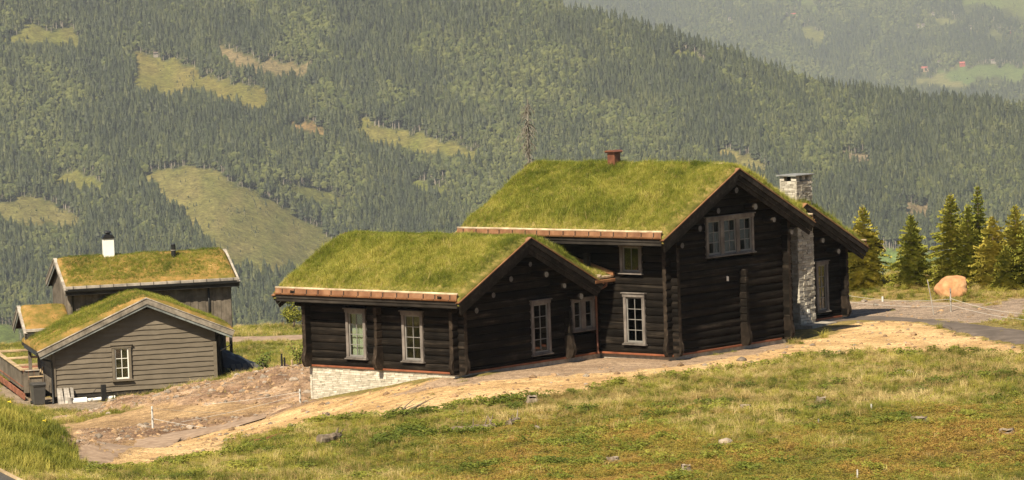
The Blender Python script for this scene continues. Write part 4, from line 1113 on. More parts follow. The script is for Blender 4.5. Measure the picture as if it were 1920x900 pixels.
# front gable boards with wavy lower edges
gw = empty('front_gable', (0, 0, 0), 0, grey); gw['label'] = 'sunlit gable of wavy-edged horizontal boards'
zb = .02; k = 0
OPN = (2.74, 3.68, .47, 2.2)
while zb < gZ - .55:
    h = .238; z0, z1 = zb, zb + h
    lim = lambda z: (gA - (gZ - .32 - z) / GS2, gA + (gZ - .32 - z) / GS2)
    a, c = lim(z1); a0, c0 = lim(z0); xa0, xc0 = max(.02, a0), min(7.78, c0); xa1, xc1 = max(.02, a), min(7.78, c)
    parts = [((xa0, xa1), (xc0, xc1))]
    if OPN[2] < z0 + h / 2 < OPN[3]: parts = [((xa0, xa1), (OPN[0], OPN[0])), ((OPN[1], OPN[1]), (xc0, xc1))]
    for (l0, l1), (r0, r1) in parts:
        if r0 - l0 < .1 or r1 - l1 < .02: continue
        b = MB(); n = max(3, int((r0 - l0) / .22)); rr = random.Random(k * 31 + int(l0 * 10)); ph = rr.uniform(0, 6.28)
        vs = []
        for i in range(n + 1):
            t = i / n; xb = l0 + (r0 - l0) * t; xt = l1 + (r1 - l1) * t
            wv = .009 * math.sin(xb * 2.3 + ph) + .008 * math.sin(xb * 5.1 + ph * 2) + rr.uniform(-.006, .006)
            vs += [(xb, -.068, z0 - .025 + wv), (xb, -.04, z0 - .025 + wv), (xt, -.02, z1), (xt, .0, z1)]
        f = []
        for i in range(n):
            q = i * 4; p = q + 4
            f += [(q, p, p + 2, q + 2), (q + 1, q, q, q + 1) if False else (q, q + 1, p + 1, p), (q + 1, q + 3, p + 3, p + 1)]
        f += [(0, 2, 3, 1), (n * 4, n * 4 + 1, n * 4 + 3, n * 4 + 2)]
        b.add(vs, f); b.build('board', M['board'], gw)
    zb += h; k += 1
box('corner_board', M['board'], gw, -.14, .02, -.1, .1, -.1, 1.95); box('corner_board', M['board'], gw, 7.66, 7.82, -.1, .1, -.1, 2.1)
box('base_board', M['gdark'], gw, -.1, 7.8, -.02, .05, -.22, .0)
b = MB(); b.prism([(-.1, -.4), (7.78, -.4), (7.78, gZ - .35 - GS2 * (7.78 - gA)), (gA, gZ - .35), (-.1, gZ - .35 - GS2 * (gA + .1))], .002, .12, 'y'); b.build('wall_core', M['gdark'], gw, recalc=True)
window(grey, (3.21, .02, 0), 0, .92, .46, 2.18, 2, 3, casing=.13, label='small white six-pane window', trim='board', sash='white', head=True, behind='browncurtain', gap=.1)
# side wall of the front part
sw = empty('side_wall', (-.12, 0, 0), -G, grey)
for i in range(8):
    b = MB(); b.box(-4.4, -.02, -.03 + .012 * (i % 2), .04, .02 + i * .24, .02 + i * .24 + .235); b.build('board', M['vboard'], sw)
box('side_wall', M['vboard'], grey, 7.72, 7.8, .1, 4.4, -.4, 2.3)
# front roof (ridge runs away from the viewer): built in a frame turned a quarter so that its ridge is along x
fr = empty('front_roof', (0, 0, 0), -G, grey)    # local x -> -y of the cabin, local y -> x
def tint_dry(px, py, ey, rg): return np.clip(.3 + (vn(px, py, 1.1, 401, 3) - .5) * .9 + rg.normal(0, .15, len(px)), 0, 1)
def grey_roof(r, x0, x1, ry, rz_, tl, tr, slope, dens, seed, ends=(1, 1), gh=.13, straw=.25):
    deck(r, x0 + .06, x1 - .06, ry, rz_, tl, tr, slope, th=.16, mat='gdark')
    bm_ = [M['gbarge'], M['gbarge2']]
    for s, on in ((1, ends[1]), (-1, ends[0])):
        if on: barge_boards(r, x1 if s == 1 else x0, s, ry, rz_, tl, tr, slope, ts=((0, .24), (.243, .36)), step=.04, cap=None, mats=bm_, th=.04)
        if on:
            sl = math.atan(slope); cs, sn = math.cos(sl), math.sin(sl); xo = x1 if s == 1 else x0
            for sg, hf in ((-1, tl), (1, tr)):
                L = hf / cs; b = MB(); b.prism([(ry + sg * .001, rz_ + .05), (ry + sg * (L * cs + .03), rz_ - L * sn + .035), (ry + sg * (L * cs + .03), rz_ - L * sn + .004), (ry + sg * .001, rz_ + .006)], min(xo + s * .03, xo - s * .14), max(xo + s * .03, xo - s * .14), 'x')
                b.build('barge_capping', M['gtrim'], r, recalc=True)
    turf_and_grass(r, x0 + .1, x1 - .1, ry, rz_, tl - .04, tr - .04, slope, .2, gh, dens, tint_dry, straw=straw, soil=M['dryturf'], seed=seed, lump=.09, edge=.2)
# cabin (X,Y) -> local (x=-Y, y=X)
grey_roof(fr, -5.6, .57, gA, gZ, gL, gR, GS2, 210, 402, ends=(0, 1), gh=.17, straw=.07)
# tall part with its long side to the viewer
tr_ = empty('upper_roof', (0, 0, 0), 0, grey)
TY, TZ, TT, TS = 7.45, 5.95, 3.45, .39
grey_roof(tr_, 1.2, 9.85, TY, TZ, TT, TT, TS, 240, 403, gh=.15, straw=.12)
for s in (-1, 1):
    y = TY + s * TT; z = TZ - TS * TT
    def bx(nm, mt, a0, a1, z0, z1):
        ya, yb = sorted((y + s * a0, y + s * a1)); box(nm, M[mt], tr_, 1.25, 9.8, ya, yb, z0, z1, c=.01)
    bx('fascia_board', 'gdark', -.05, 0, z - .25, z + .02); bx('turf_beam', 'gtrim', -.06, .04, z + .06, z + .2)
    b = MB(); pr = [(.005, .05), (.01, -.06), (.06, -.09), (.11, -.06), (.125, .02), (.11, .02), (.1, -.045), (.06, -.07), (.025, -.05), (.02, .05)]
    b.prism([(y + s * p, z + q) for p, q in pr], 1.22, 9.83, 'x'); b.build('gutter', M['black'], tr_, recalc=True)
    for i in range(13):
        xx = 1.6 + i * .66; b = MB(); b.tube([(xx, y - s * .05, z + .22), (xx, y + s * .055, z + .21), (xx, y + s * .06, z + .04), (xx, y + s * .13, z + .02)], .012, 4); b.build('turf_hook', M['iron'], tr_)
tw = empty('upper_wall', (0, 4.5, 0), 0, grey); tw['label'] = 'dark grey wall of upright boards under the upper roof'
x = 1.5; i = 0
while x < 9.35:
    wd = .24 if i % 2 == 0 else .2; b = MB()
    b.box(x, x + wd - .012, -.05 if i % 2 == 0 else -.025, .02, 2.3, 4.55); b.build('board', M['vboard'], tw); x += wd - .03; i += 1
box('corner_board', M['vboard'], tw, 1.38, 1.52, -.07, .1, 2.0, 4.6); box('corner_board', M['vboard'], tw, 9.32, 9.46, -.07, .1, 2.2, 4.6)
b = MB(); b.box(1.45, 1.53, 4.6, 10.3, .0, 4.6); b.box(9.35, 9.43, 4.6, 10.3, 2.2, 4.6); b.prism([(4.5, 4.55), (10.4, 4.55), (TY, TZ - .2)], 1.46, 1.54, 'x'); b.prism([(4.5, 4.55), (10.4, 4.55), (TY, TZ - .2)], 9.34, 9.42, 'x'); b.box(1.5, 9.4, 10.3, 10.4, 0, 4.6); b.box(1.5, 9.4, 5.9, 6.0, -.3, 4.4)
b.box(1.5, 9.4, 4.6, 5.9, 2.25, 2.3)
b.build('wall_core', M['vboard'], grey, recalc=True)
b = MB(); b.tube([(8.35, 4.38, 4.4), (8.35, 4.42, 2.2)], .045, 8); b.build('downpipe', M['black'], grey, smooth=True)
b = MB(); b.tube([(1.62, 4.2, 4.45), (1.62, 4.38, 4.2), (1.62, 4.4, 2.9)], .045, 8); b.build('downpipe', M['black'], grey, smooth=True)
for xx, yy in ((8.05, .6), (8.35, 3.2), (9.35, 4.3), (8.9, 4.3)):
    box('porch_post', M['gdark'], grey, xx - .07, xx + .07, yy - .07, yy + .07, -.5, 2.35, c=.01)
b = MB(); b.tube([(8.12, .65, 1.55), (8.7, .9, 1.8)], .03, 6); b.build('porch_brace', M['gtrim'], grey)
# small porch roof on the left
pr_ = empty('porch_roof', (0, 0, 0), 0, grey)
grey_roof(pr_, -.85, 1.6, 6.35, 3.78, 2.3, 2.3, .5, 80, 404, ends=(1, 0), gh=.1, straw=.3)
box('fascia_board', M['gdark'], pr_, -.75, .9, 4.04, 4.1, 2.36, 2.66); box('turf_beam', M['gtrim'], pr_, -.78, .5, 3.99, 4.09, 2.7, 2.84, c=.01)
for xx in (-.62, -.18): box('porch_post', M['vboard'], grey, xx - .08, xx + .08, 4.1, 4.26, -.1, 2.5, c=.01)
# chimneys
ck = empty('white_chimney', (3.9, TY - .25, 0), 0, grey)
b = MB(); b.cbox(-.26, .26, -.26, .26, 5.3, 6.85, c=.01); b.build('stack', M['white'], ck)
b = MB(); b.cbox(-.31, .31, -.31, .31, 6.853, 6.9, c=.01); b.prism([(-.29, 6.903), (.29, 6.903), (.2, 7.05), (-.2, 7.05)], -.25, .25, 'y'); b.lathe([(.12, 7.04), (.12, 7.14), (.2, 7.15), (.17, 7.2), (.05, 7.23)], 10); b.build('cowl', M['black'], ck, recalc=True)
b = MB(); b.lathe([(.12, 5.2), (.12, 6.12)], 12, (7.05, 6.55)); b.lathe([(.14, 6.123), (.14, 6.16)], 12, (7.05, 6.55), 1); b.lathe([(.115, 6.163), (.115, 6.42), (.09, 6.45)], 12, (7.05, 6.55)); b.build('stove_pipe', [M['black'], M['gtrim']], grey, smooth=False)
# downpipe at the near left corner
b = MB(); b.tube([(-.72, -.42, 2.0), (-.6, -.38, 1.75), (-.2, -.2, 1.62), (-.16, -.14, 1.5), (-.16, -.14, -.35), (-.2, -.25, -.45)], .05, 8); b.build('downpipe', M['black'], grey, smooth=True)
b = MB(); b.prism([(-.92, 1.96), (-.78, 1.92), (-.7, 2.0), (-.74, 2.12), (-.9, 2.1)], -.5, 4.0, 'y'); b.build('gutter', M['black'], grey, recalc=True)

# things around the grey cabin (world placement through the cabin frame)
c2, s2 = math.cos(Y2), math.sin(Y2)
def G2(x, y, z=0.0): return (O2[0] + x * c2 - y * s2, O2[1] + x * s2 + y * c2, O2[2] + z)
dk = tag(empty('terrace', G2(0, 0, 0), Y2), 'timber terrace with grey boarded railing beside the grey cabin', 'terrace')
for i in range(19): box('deck_board', M['redwood'], dk, -1.28 + i * .14, -1.28 + i * .14 + .13, 2.6, 13, .2, .25)
box('deck_skirt', M['redwood'], dk, -1.36, -1.29, 1.4, 12.8, -.3, -.02)
for i in range(6): box('railing_panel', M['vboard'], dk, -1.26, -1.2, 2.6 + i * 1.7, 2.6 + i * 1.7 + 1.68, .05, .99)
box('top_rail', M['palewood'], dk, -1.34, -1.12, 2.45, 13.0, .993, 1.05, c=.01)
for i in range(3): box('railing_panel', M['vboard'], dk, -1.2 + i * .27, -1.2 + i * .27 + .25, 2.5, 2.56, -.1, .95)
box('top_rail', M['gtrim'], dk, -1.12, -.4, 2.44, 2.6, .955, 1.0, c=.01)
for yy, zz in ((12.9, 1.0), (9.5, .95), (7.2, .8), (5.6, .75)): box('cross_rail', M['palewood'], dk, -1.18, 1.2, yy - .08, yy + .08, zz - .06, zz + .04, c=.01)
b = MB(); b.tube([(-.35, 2.6, .1), (-.2, 2.8, 1.1)], .04, 6); b.tube([(-.5, 2.55, .05), (-.3, 2.75, 1.0)], .035, 6); b.build('leaning_batten', M['palewood'], dk)
sc = tag(empty('bin_screen', G2(0, 0, 0), Y2), 'short grey boarded screen with pale top behind the bin', 'screen')
for i in range(3): box('board', M['vboard'], sc, -1.12 + i * .2, -1.12 + i * .2 + .19, .75, .8, -.25, .82)
box('top_rail', M['palewood'], sc, -1.16, -.46, .68, .86, .823, .87, c=.01)
wb = tag(empty('wheelie_bin', G2(-.86, -.1, -.42), Y2 + .1), 'dark grey wheelie bin at the corner of the grey cabin', 'bin')
b = MB(); v = []
for z, w, d in ((.05, .24, .26), (.95, .3, .34)): v += [(-w, -d, z), (w, -d, z), (w, d, z), (-w, d, z)]
b.add(v, [(0, 3, 2, 1), (4, 5, 6, 7), (0, 1, 5, 4), (1, 2, 6, 5), (2, 3, 7, 6), (3, 0, 4, 7)]); b.cbox(-.32, .32, -.37, .37, .92, .98, c=.015); b.build('body', M['bin'], wb)
b = MB(); b.prism([(-.4, .985), (.38, .985), (.36, 1.03), (.1, 1.075), (-.36, 1.03)], -.33, .33, 'x'); b.tube([(-.25, .42, .98), (.25, .42, .98)], .02, 8); b.build('lid', M['bin'], wb, recalc=True)
for s in (-1, 1):
    b = MB(); b.tube([(s * .24, .3, .1), (s * .31, .3, .1)], .1, 12); b.build('wheel', M['black'], wb)
def pot(px, py, lab, r0, h, col='plantpot', plant=True):
    p = g3(px, py, 150); e = tag(empty('plant_pot', p), lab, 'plant pot', 'plant pots by the terrace')
    b = MB(); b.lathe([(r0 * .75, 0), (r0, h), (r0 * 1.06, h), (r0 * 1.06, h * .92), (r0 * .9, h * .92), (r0 * .85, h * .85)], 14); b.build('pot', M[col], e, smooth=False)
    if plant:
        b = MB(); rr = random.Random(px)
        for i in range(60):
            a = rr.uniform(0, 6.28); z = h + rr.uniform(0, .45); r = .14 * (1 - (z - h) / .5) + .02; c_ = Vector((math.cos(a) * r, math.sin(a) * r, z)); d = Vector((rr.gauss(0, 1), rr.gauss(0, 1), rr.gauss(.6, 1))).normalized() * .08; s_ = d.orthogonal().normalized() * .02
            b.add([c_ - s_, c_ + s_, c_ + d], [(0, 1, 2)])
        b.build('plant', M['spruceneedle'], e)
def needlemat(name, stops):
    mt, nt, bs, out = newmat(name)
    oi = nt.nodes.new('ShaderNodeObjectInfo'); f = noise(nt, 2.2, 4, .7)
    mth = N(nt, 'ShaderNodeMath', operation='MULTIPLY_ADD'); nt.links.new(oi.outputs['Random'], mth.inputs[0]); mth.inputs[1].default_value = .25; nt.links.new(f, mth.inputs[2])
    ad = N(nt, 'ShaderNodeMath', operation='SUBTRACT'); nt.links.new(mth.outputs[0], ad.inputs[0]); ad.inputs[1].default_value = .125
    col = ramp(nt, ad.outputs[0], stops); nt.links.new(col, bs.inputs['Base Color']); bs.inputs['Roughness'].default_value = .7; bs.inputs['Specular IOR Level'].default_value = .15
    tl = nt.nodes.new('ShaderNodeBsdfTranslucent'); nt.links.new(col, tl.inputs[0]); mx = nt.nodes.new('ShaderNodeMixShader'); mx.inputs[0].default_value = .22
    nt.links.new(bs.outputs[0], mx.inputs[1]); nt.links.new(tl.outputs[0], mx.inputs[2]); nt.links.new(mx.outputs[0], out.inputs[0])
    return mt
M['spruceneedle'] = needlemat('spruce_needles', [(.25, (.095, .12, .02)), (.5, (.23, .235, .038)), (.75, (.42, .36, .07))])
M['goldneedle'] = needlemat('golden_spruce_needles', [(.25, (.11, .13, .02)), (.5, (.28, .26, .04)), (.75, (.5, .4, .08))])
M['leafgreen'] = needlemat('birch_leaves', [(.25, (.07, .1, .018)), (.5, (.15, .18, .03)), (.75, (.28, .27, .06))])
pot(19, 728, 'black pot with a small conifer by the terrace', .24, .36)
pot(26, 731, 'second black pot, empty, right of the conifer pot', .22, .34, plant=False)
lp = tag(empty('leaning_planks', G2(.35, -.35, -.45), Y2), 'short grey planks leaning on the grey cabin wall', 'planks')
for i in range(5):
    b = MB(); x = -.35 + i * .16; b.add([(x, -.3, 0), (x + .15, -.3, 0), (x + .17 - .06 * (i % 2), .18, .75 - .05 * i % .1), (x + .03 - .06 * (i % 2), .18, .78), (x, -.27, 0), (x + .15, -.27, 0), (x + .17 - .06 * (i % 2), .21, .75), (x + .03 - .06 * (i % 2), .21, .78)], [(0, 1, 2, 3), (7, 6, 5, 4), (0, 4, 5, 1), (1, 5, 6, 2), (2, 6, 7, 3), (3, 7, 4, 0)]); b.build('plank', M['greywood'], lp)
p = G2(2.15, -.9, -.35)
sp = tag(empty('service_post', p, Y2), 'short black service post with cables before the grey gable', 'post')
b = MB(); b.cbox(-.12, .12, -.1, .1, -.2, .78, c=.02); b.build('housing', M['black'], sp)
b = MB(); b.tube([(-.1, 0, .6), (-.35, -.05, .62), (-.6, 0, .3), (-.62, 0, 0)], .015, 5); b.tube([(.1, 0, .5), (.35, 0, .5), (.45, 0, .2), (.4, 0, 0)], .015, 5); b.build('cable', M['black'], sp)
wp = tag(empty('drain_pipe', G2(1.1, -.75, -.42), Y2), 'white plastic drain pipe lying along the grey gable', 'pipe')
b = MB(); b.tube([(-.5, 0, .12), (.25, -.02, .14)], .16, 12); b.build('sleeve', M['white'], wp, smooth=False)
b = MB(); b.tube([(.25, 0, .14), (1.6, -.05, .2)], .09, 12); b.build('pipe', M['white'], wp)
st = tag(empty('wooden_stub', G2(.55, -.85, -.45), Y2), 'short round timber stub beside the white pipe', 'post')
b = MB(); b.lathe([(.13, 0), (.12, .3), (.14, .32), (.14, .36)], 10); b.build('stub', M['greywood'], st)
# dark pile beside the cabin
dp = tag(empty('covered_pile', g3(452, 699, 160), RAD(10)), 'dark tarpaulin-covered pile of building material right of the grey cabin', 'pile')
b = MB(); nx, ny = 14, 8
vs = []; r_ = random.Random(4)
for j in range(ny):
    for i in range(nx):
        u, v = i / (nx - 1), j / (ny - 1)
        hgt = (1.55 * (1 - u) ** .9 + .12) * math.sin(math.pi * min(max(v, .04), .96)) ** .35 + r_.uniform(-.05, .05)
        vs.append((-.9 + u * 2.7, v * 2.4 - .6, -.4 + hgt))
b.add(vs, [(j * nx + i, j * nx + i + 1, (j + 1) * nx + i + 1, (j + 1) * nx + i) for j in range(ny - 1) for i in range(nx - 1)]); b.build('tarpaulin', M['tarp'], dp)
for i in range(6):
    b = MB(); x = -.45 + i * .28; b.add([(x, -.95, .0), (x + .2, -.95, .0), (x + .1, -.7, .5), (x - .1, -.7, .5), (x, -.9, .0), (x + .2, -.9, .0), (x + .1, -.65, .5), (x - .1, -.65, .5)], [(0, 1, 2, 3), (7, 6, 5, 4), (0, 4, 5, 1), (1, 5, 6, 2), (2, 6, 7, 3), (3, 7, 4, 0)]); b.build('slat', M['bin'], dp)
b = MB(); b.box(1.1, 1.5, -1, -.6, .0, .22); b.box(.9, 1.6, -1.1, -.5, -.08, -.01); b.build('block', M['concrete'], dp)
# ------------------------------------------------------------------ trees
def spruce_crown(seed, h, rb, gap=0.0, dens=1.0, first=.06):
    """branches in whorls with hanging needle sprays, built from small faces; unit metres"""
    r = random.Random(seed); b = MB()
    z = h * first
    while z < h * .985:
        t = (z - h * first) / (h * (1 - first)); rad = rb * (1 - t) ** .85 * r.uniform(.8, 1.12) + .06
        nb = max(5, int((8.5 if t < .7 else 6) * dens)); a0 = r.uniform(0, 6.28)
        for i in range(nb):
            if r.random() < gap: continue
            a = a0 + 6.283 * i / nb + r.uniform(-.3, .3); L = rad * r.uniform(.65, 1.2)
            up = r.uniform(-.15, .2) + .35 * t
            d = Vector((math.cos(a), math.sin(a), up)); side = Vector((-math.sin(a), math.cos(a), 0)); p0 = Vector((0, 0, z))
            ns = max(3, int(L / .085))
            for k in range(ns):
                s = (k + .6) / ns; c = p0 + d * (L * s) + Vector((0, 0, -L * .28 * s * s + .06 * s ** 4))
                w = (.13 + .16 * (1 - s)) * min(1, L * 1.6) * (0.55 + .45 * min(1, s * 3))
                for sg in (-1, 1, r.choice((-1, 1))):
                    q = side * sg * w * r.uniform(.7, 1.25) + d.normalized() * w * r.uniform(.3, .75) + Vector((0, 0, r.uniform(-.09, .035)))
                    th = Vector((0, 0, 1)) * .022 + d.normalized() * r.uniform(.018, .034)
                    j = Vector((r.uniform(-.02, .02), r.uniform(-.02, .02), r.uniform(-.03, .03)))
                    b.add([c + j - th, c + j + q * .55 - th * 1.15, c + j + q, c + j + q * .5 + th * 1.2, c + j + th * 1.2], [(0, 1, 2, 3), (0, 3, 4)])
        z += h * .024 * r.uniform(.8, 1.25) + .035
    for i in range(14):
        a = r.uniform(0, 6.28); c = Vector((0, 0, h * r.uniform(.93, 1.0))); q = Vector((math.cos(a), math.sin(a), 1.1)).normalized() * .1
        b.add([c, c + q + Vector((.015, 0, 0)), c + q * 1.4], [(0, 1, 2)])
    return b
def trunk(h, r0, seed=0, nb=14):
    r = random.Random(seed); b = MB()
    b.tube([(0, 0, -.25), (0, 0, .1), (0, 0, h * .5), (0, 0, h)], [r0 * 1.25, r0, r0 * .55, .008], 8)
    for i in range(nb):
        z = h * (.06 + .8 * i / nb); a = r.uniform(0, 6.28); L = .55 * (1 - z / h) + .1
        b.tube([(0, 0, z), (math.cos(a) * L * .6, math.sin(a) * L * .6, z), (math.cos(a) * L, math.sin(a) * L, z - .05)], [.014, .01, .004], 4, cap=False)
    return b
_tv = {}
def spruce(px, py, h, rb, lab, mat='spruceneedle', var=0, dist=None, gap=.08, dens=1.0, first=.05):
    p = g3(px, py, 135) if dist is None else tuple(W(px, py, dist))
    e = tag(empty('spruce_tree', (p[0], p[1], p[2] - .05), random.uniform(0, 6.28)), lab, 'tree', 'young spruces beyond the road')
    key = (var, round(h, 1), rb)
    trunk(h, .055 + h * .006, var).build('trunk', M['bark'], e, smooth=True)
    spruce_crown(var * 7 + 3, h, rb * 1.2, gap, dens, first).build('crown', M[mat], e)
    return e
spruce(1622, 542, 3.7, 1.25, 'young spruce right behind the end of the black gable roof', 'goldneedle', 1, dens=1.1)
spruce(1592, 544, 2.3, .95, 'small bushy spruce tucked under the gable end of the black cabin', 'goldneedle', 2)
spruce(1711, 537, 3.2, .95, 'lone young spruce standing apart in the gap left of the boulder', 'spruceneedle', 3, dens=1.15)
spruce(1786, 536, 4.05, 1.1, 'tall spruce directly behind the orange boulder, pale green', 'goldneedle', 4)
spruce(1818, 536, 3.6, .9, 'spruce just right of and behind the orange boulder', 'spruceneedle', 5)
spruce(1837, 532, 4.35, .72, 'tallest slender dark spruce behind the boulder group', 'spruceneedle', 6, gap=.12)
spruce(1864, 538, 3.1, 1.05, 'short golden spruce right of the tallest slender one', 'goldneedle', 7)
spruce(1907, 534, 3.5, 1.0, 'golden-tipped spruce at the right edge of the picture', 'goldneedle', 8)
spruce(1932, 536, 3.2, .9, 'spruce cut off by the right edge of the picture', 'spruceneedle', 9)
spruce(1889, 540, 1.9, .85, 'low bushy spruce between the golden ones near the right edge', 'goldneedle', 10)
# round-crowned tree behind the low wing
e = tag(empty('birch_tree', tuple(W(551, 612, 216.0))), 'small round leafy tree showing under the far eave of the low wing', 'tree')
b = MB(); b.tube([(0, 0, -.8), (.03, 0, .5), (0, .02, 1.6)], [.07, .05, .02], 7); b.build('trunk', M['bark'], e)
b = MB(); r_ = random.Random(8)
lumps = [(0, 0, .95, .6)] + [(r_.uniform(-.4, .4), r_.uniform(-.4, .4), r_.uniform(.3, 1.6), r_.uniform(.2, .36)) for _ in range(11)]
for i in range(1500):
    x, y, z, q = r_.choice(lumps); d = Vector((r_.gauss(0, 1), r_.gauss(0, 1), r_.gauss(0, 1))).normalized() * q * r_.uniform(.5, 1.08)
    c = Vector((x, y, z)) + d; a = Vector((r_.gauss(0, 1), r_.gauss(0, 1), r_.gauss(0, 1))).normalized() * .06; s_ = a.orthogonal().normalized() * .035
    b.add([c - a, c + s_, c + a, c - s_], [(0, 1, 2, 3)])
b.build('crown', M['goldneedle'], e)
def sapling(px, py, h, lab, lo=150, n=260, seed=1):
    p = g3(px, py, lo); e = tag(empty('sapling', p), lab, 'sapling'); r = random.Random(seed)
    b = MB(); cr_ = MB()
    for i in range(9):
        a = r.uniform(0, 6.28); L = h * r.uniform(.7, 1); tip = Vector((math.cos(a) * h * .3, math.sin(a) * h * .3, L)); b.tube([(0, 0, -.1), tip * .5, tip], [.015, .01, .004], 4, cap=False)
        for k in range(n // 9):
            c = tip * r.uniform(.25, 1.05) + Vector((r.gauss(0, .1), r.gauss(0, .1), r.gauss(0, .06))) * h; q = Vector((r.gauss(0, 1), r.gauss(0, 1), r.gauss(0, .6))).normalized() * .065; s_ = q.orthogonal().normalized() * .032
            cr_.add([c - q, c + s_, c + q, c - s_], [(0, 1, 2, 3)])
    b.build('stem', M['bark'], e); cr_.build('leaves', M['leafgreen'], e)
sapling(497, 698, .95, 'leafy green sapling behind the earth bank beside the dark pile', 160, seed=1)
sapling(561, 690, 1.1, 'sparse green sapling left of the cabin corner above the earth bank', 158, seed=2)
# dead snag beyond the main roof
sn = tag(empty('dead_tree', tuple(W(1000, 420, 178.0))), 'tall bare dead spruce rising behind the main grass roof', 'tree')
b = MB(); r_ = random.Random(5); HS = 6.15
cl = lambda z: Vector((-.02 * z + .05 * math.sin(z * 1.3), .05 * math.sin(z), z))
b.tube([cl(z) for z in np.linspace(-3.5, HS, 18)], list(np.linspace(.15, .03, 18)), 8); b.build('trunk', M['deadwood'], sn)
b = MB()
for i in range(190):
    z = r_.uniform(1.2, HS - .2); a = r_.uniform(0, 6.28); L = r_.uniform(.12, .75) * (1.1 - .55 * z / HS) * (1.25 if z < 3.6 else .8 if r_.random() < .6 else 1.3); d = Vector((math.cos(a), math.sin(a), 0)); p = cl(z)
    pts = [p, p + d * L * .45 + Vector((0, 0, -.08 * L)), p + d * L * .8 + Vector((0, 0, -.35 * L)), p + d * L + Vector((0, 0, -.75 * L))]
    b.tube(pts, [.026, .021, .016, .008], 4, cap=False)
    for k in range(2):
        q = pts[1 + k]; b.tube([q, q + Vector((r_.uniform(-.15, .15), r_.uniform(-.15, .15), -r_.uniform(.1, .35)))], [.017, .008], 3, cap=False)
b.build('branches', M['deadwood'], sn)

# ------------------------------------------------------------------ boulder, rocks, stumps, dead wood
def rock_mesh(seed, sx, sy, sz, rough=.18, sub=3, flat=None):
    bm = bmesh.new(); bmesh.ops.create_icosphere(bm, subdivisions=sub, radius=1)
    from mathutils import noise as mn
    o = Vector((seed * 3.7, seed * 1.3, seed * 7.1))
    for v in bm.verts:
        n = mn.noise(v.co * 1.1 + o) * rough * 2 + mn.noise(v.co * 2.7 + o) * rough * .7 + mn.noise(v.co * 6 + o) * rough * .25
        v.co *= 1 + n
        if flat and v.co.x > flat: v.co.x = flat + (v.co.x - flat) * .22 + mn.noise(v.co * 5 + o) * .05
        v.co.x *= sx; v.co.y *= sy; v.co.z *= sz
    return bm
def rock(name, px, py, s, seed, lab, mat='rock', sub=2, lo=95, cat='rock', group=None, sink=.25, rough=.2, flat=None, smooth=True):
    p = g3(px, py, lo); bm = rock_mesh(seed, *s, rough=rough, sub=sub, flat=flat)
    me = bpy.data.meshes.new(name); bm.to_mesh(me); bm.free(); me.materials.append(M[mat])
    if smooth: me.polygons.foreach_set('use_smooth', [True] * len(me.polygons))
    o = link(bpy.data.objects.new(name, me)); o.location = (p[0], p[1], p[2] + s[2] * (1 - 2 * sink) * .5); o.rotation_euler = (0, 0, 0 if flat else seed * 1.7)
    tag(o, lab, cat, group); return o
rock('boulder', 1788, 556, (.76, .62, .62), 3, 'big rounded orange boulder beside the road', 'boulder', 5, 140, 'boulder', sink=.12, rough=.085, flat=.68)
RK = [(273, 802, .17, 'pale oval stone at the foot of the earth bank beside the fence post'), (204, 776, .16, 'pale round stone on the earth bank below the white pipe'), (162, 777, .13, 'small grey stone upper left on the earth bank'), (132, 788, .14, 'light stone at the left end of the earth bank'),
      (146, 829, .12, 'whitish pebble at the lower left foot of the earth bank'), (180, 767, .12, 'light flat stone at the top of the earth bank'), (219, 770, .12, 'stone halfway along the earth bank, right of the pale round one'), (101, 788, .1, 'small stone at the far left tip of the earth bank'),
      (397, 735, .2, 'dark angular stone high on the earth bank'), (552, 722, .24, 'dark stone by the foundation corner'), (577, 728, .22, 'dark stone against the pale foundation corner'), (502, 740, .14, 'pale stone on the bank between the two fence posts'),
      (1005, 803, .2, 'white stone lying in the meadow grass'), (1154, 825, .13, 'small pale stone in the meadow centre'), (1029, 826, .13, 'small brown stone in the meadow left of the pale one'), (1362, 832, .3, 'dark purplish rock in the heather'), (1705, 700, .2, 'grey stone among dry grass upper right'), (1390, 676, .25, 'brown clod at the sand edge below the gable')]
for i, (x, y, s, lab) in enumerate(RK):
    rock('stone', x, y, (s * .9, s * .75, s * .45), 10 + i, lab, 'rock', 2, 95, 'stone')
def stump(px, py, r0, h, lab, seed):
    p = g3(px, py); e = tag(empty('tree_stump', p, seed), lab, 'stump', 'weathered stumps in the meadow'); r = random.Random(seed)
    b = MB(); n = 12; h *= .75; rings = [(1.9, -.1), (1.35, .04), (1.0, h * .5), (.9, h)]; jj = [r.uniform(.8, 1.2) for _ in range(n)]
    for q, z in rings:
        for k in range(n):
            a = 6.283 * k / n; rr = r0 * q * (jj[k] if q > 1 else .5 + .5 * jj[k]); b.v.append((rr * math.cos(a), rr * math.sin(a), z + (r.uniform(-.1, .05) if z == h else 0)))
    for i in range(len(rings) - 1):
        for k in range(n): b.f.append((i * n + k, i * n + (k + 1) % n, (i + 1) * n + (k + 1) % n, (i + 1) * n + k)); b.mi.append(0)
    b.build('body', M['oldlog'], e)
    b = MB(); b.add([(r0 * .93 * (.5 + .5 * jj[k]) * math.cos(6.283 * k / n), r0 * .93 * (.5 + .5 * jj[k]) * math.sin(6.283 * k / n), h - .01 + r.uniform(-.02, .02)) for k in range(n)] + [(0, 0, h - .03)], [(k, (k + 1) % n, n) for k in range(n)]); b.build('cut_face', M['stumptop'], e)
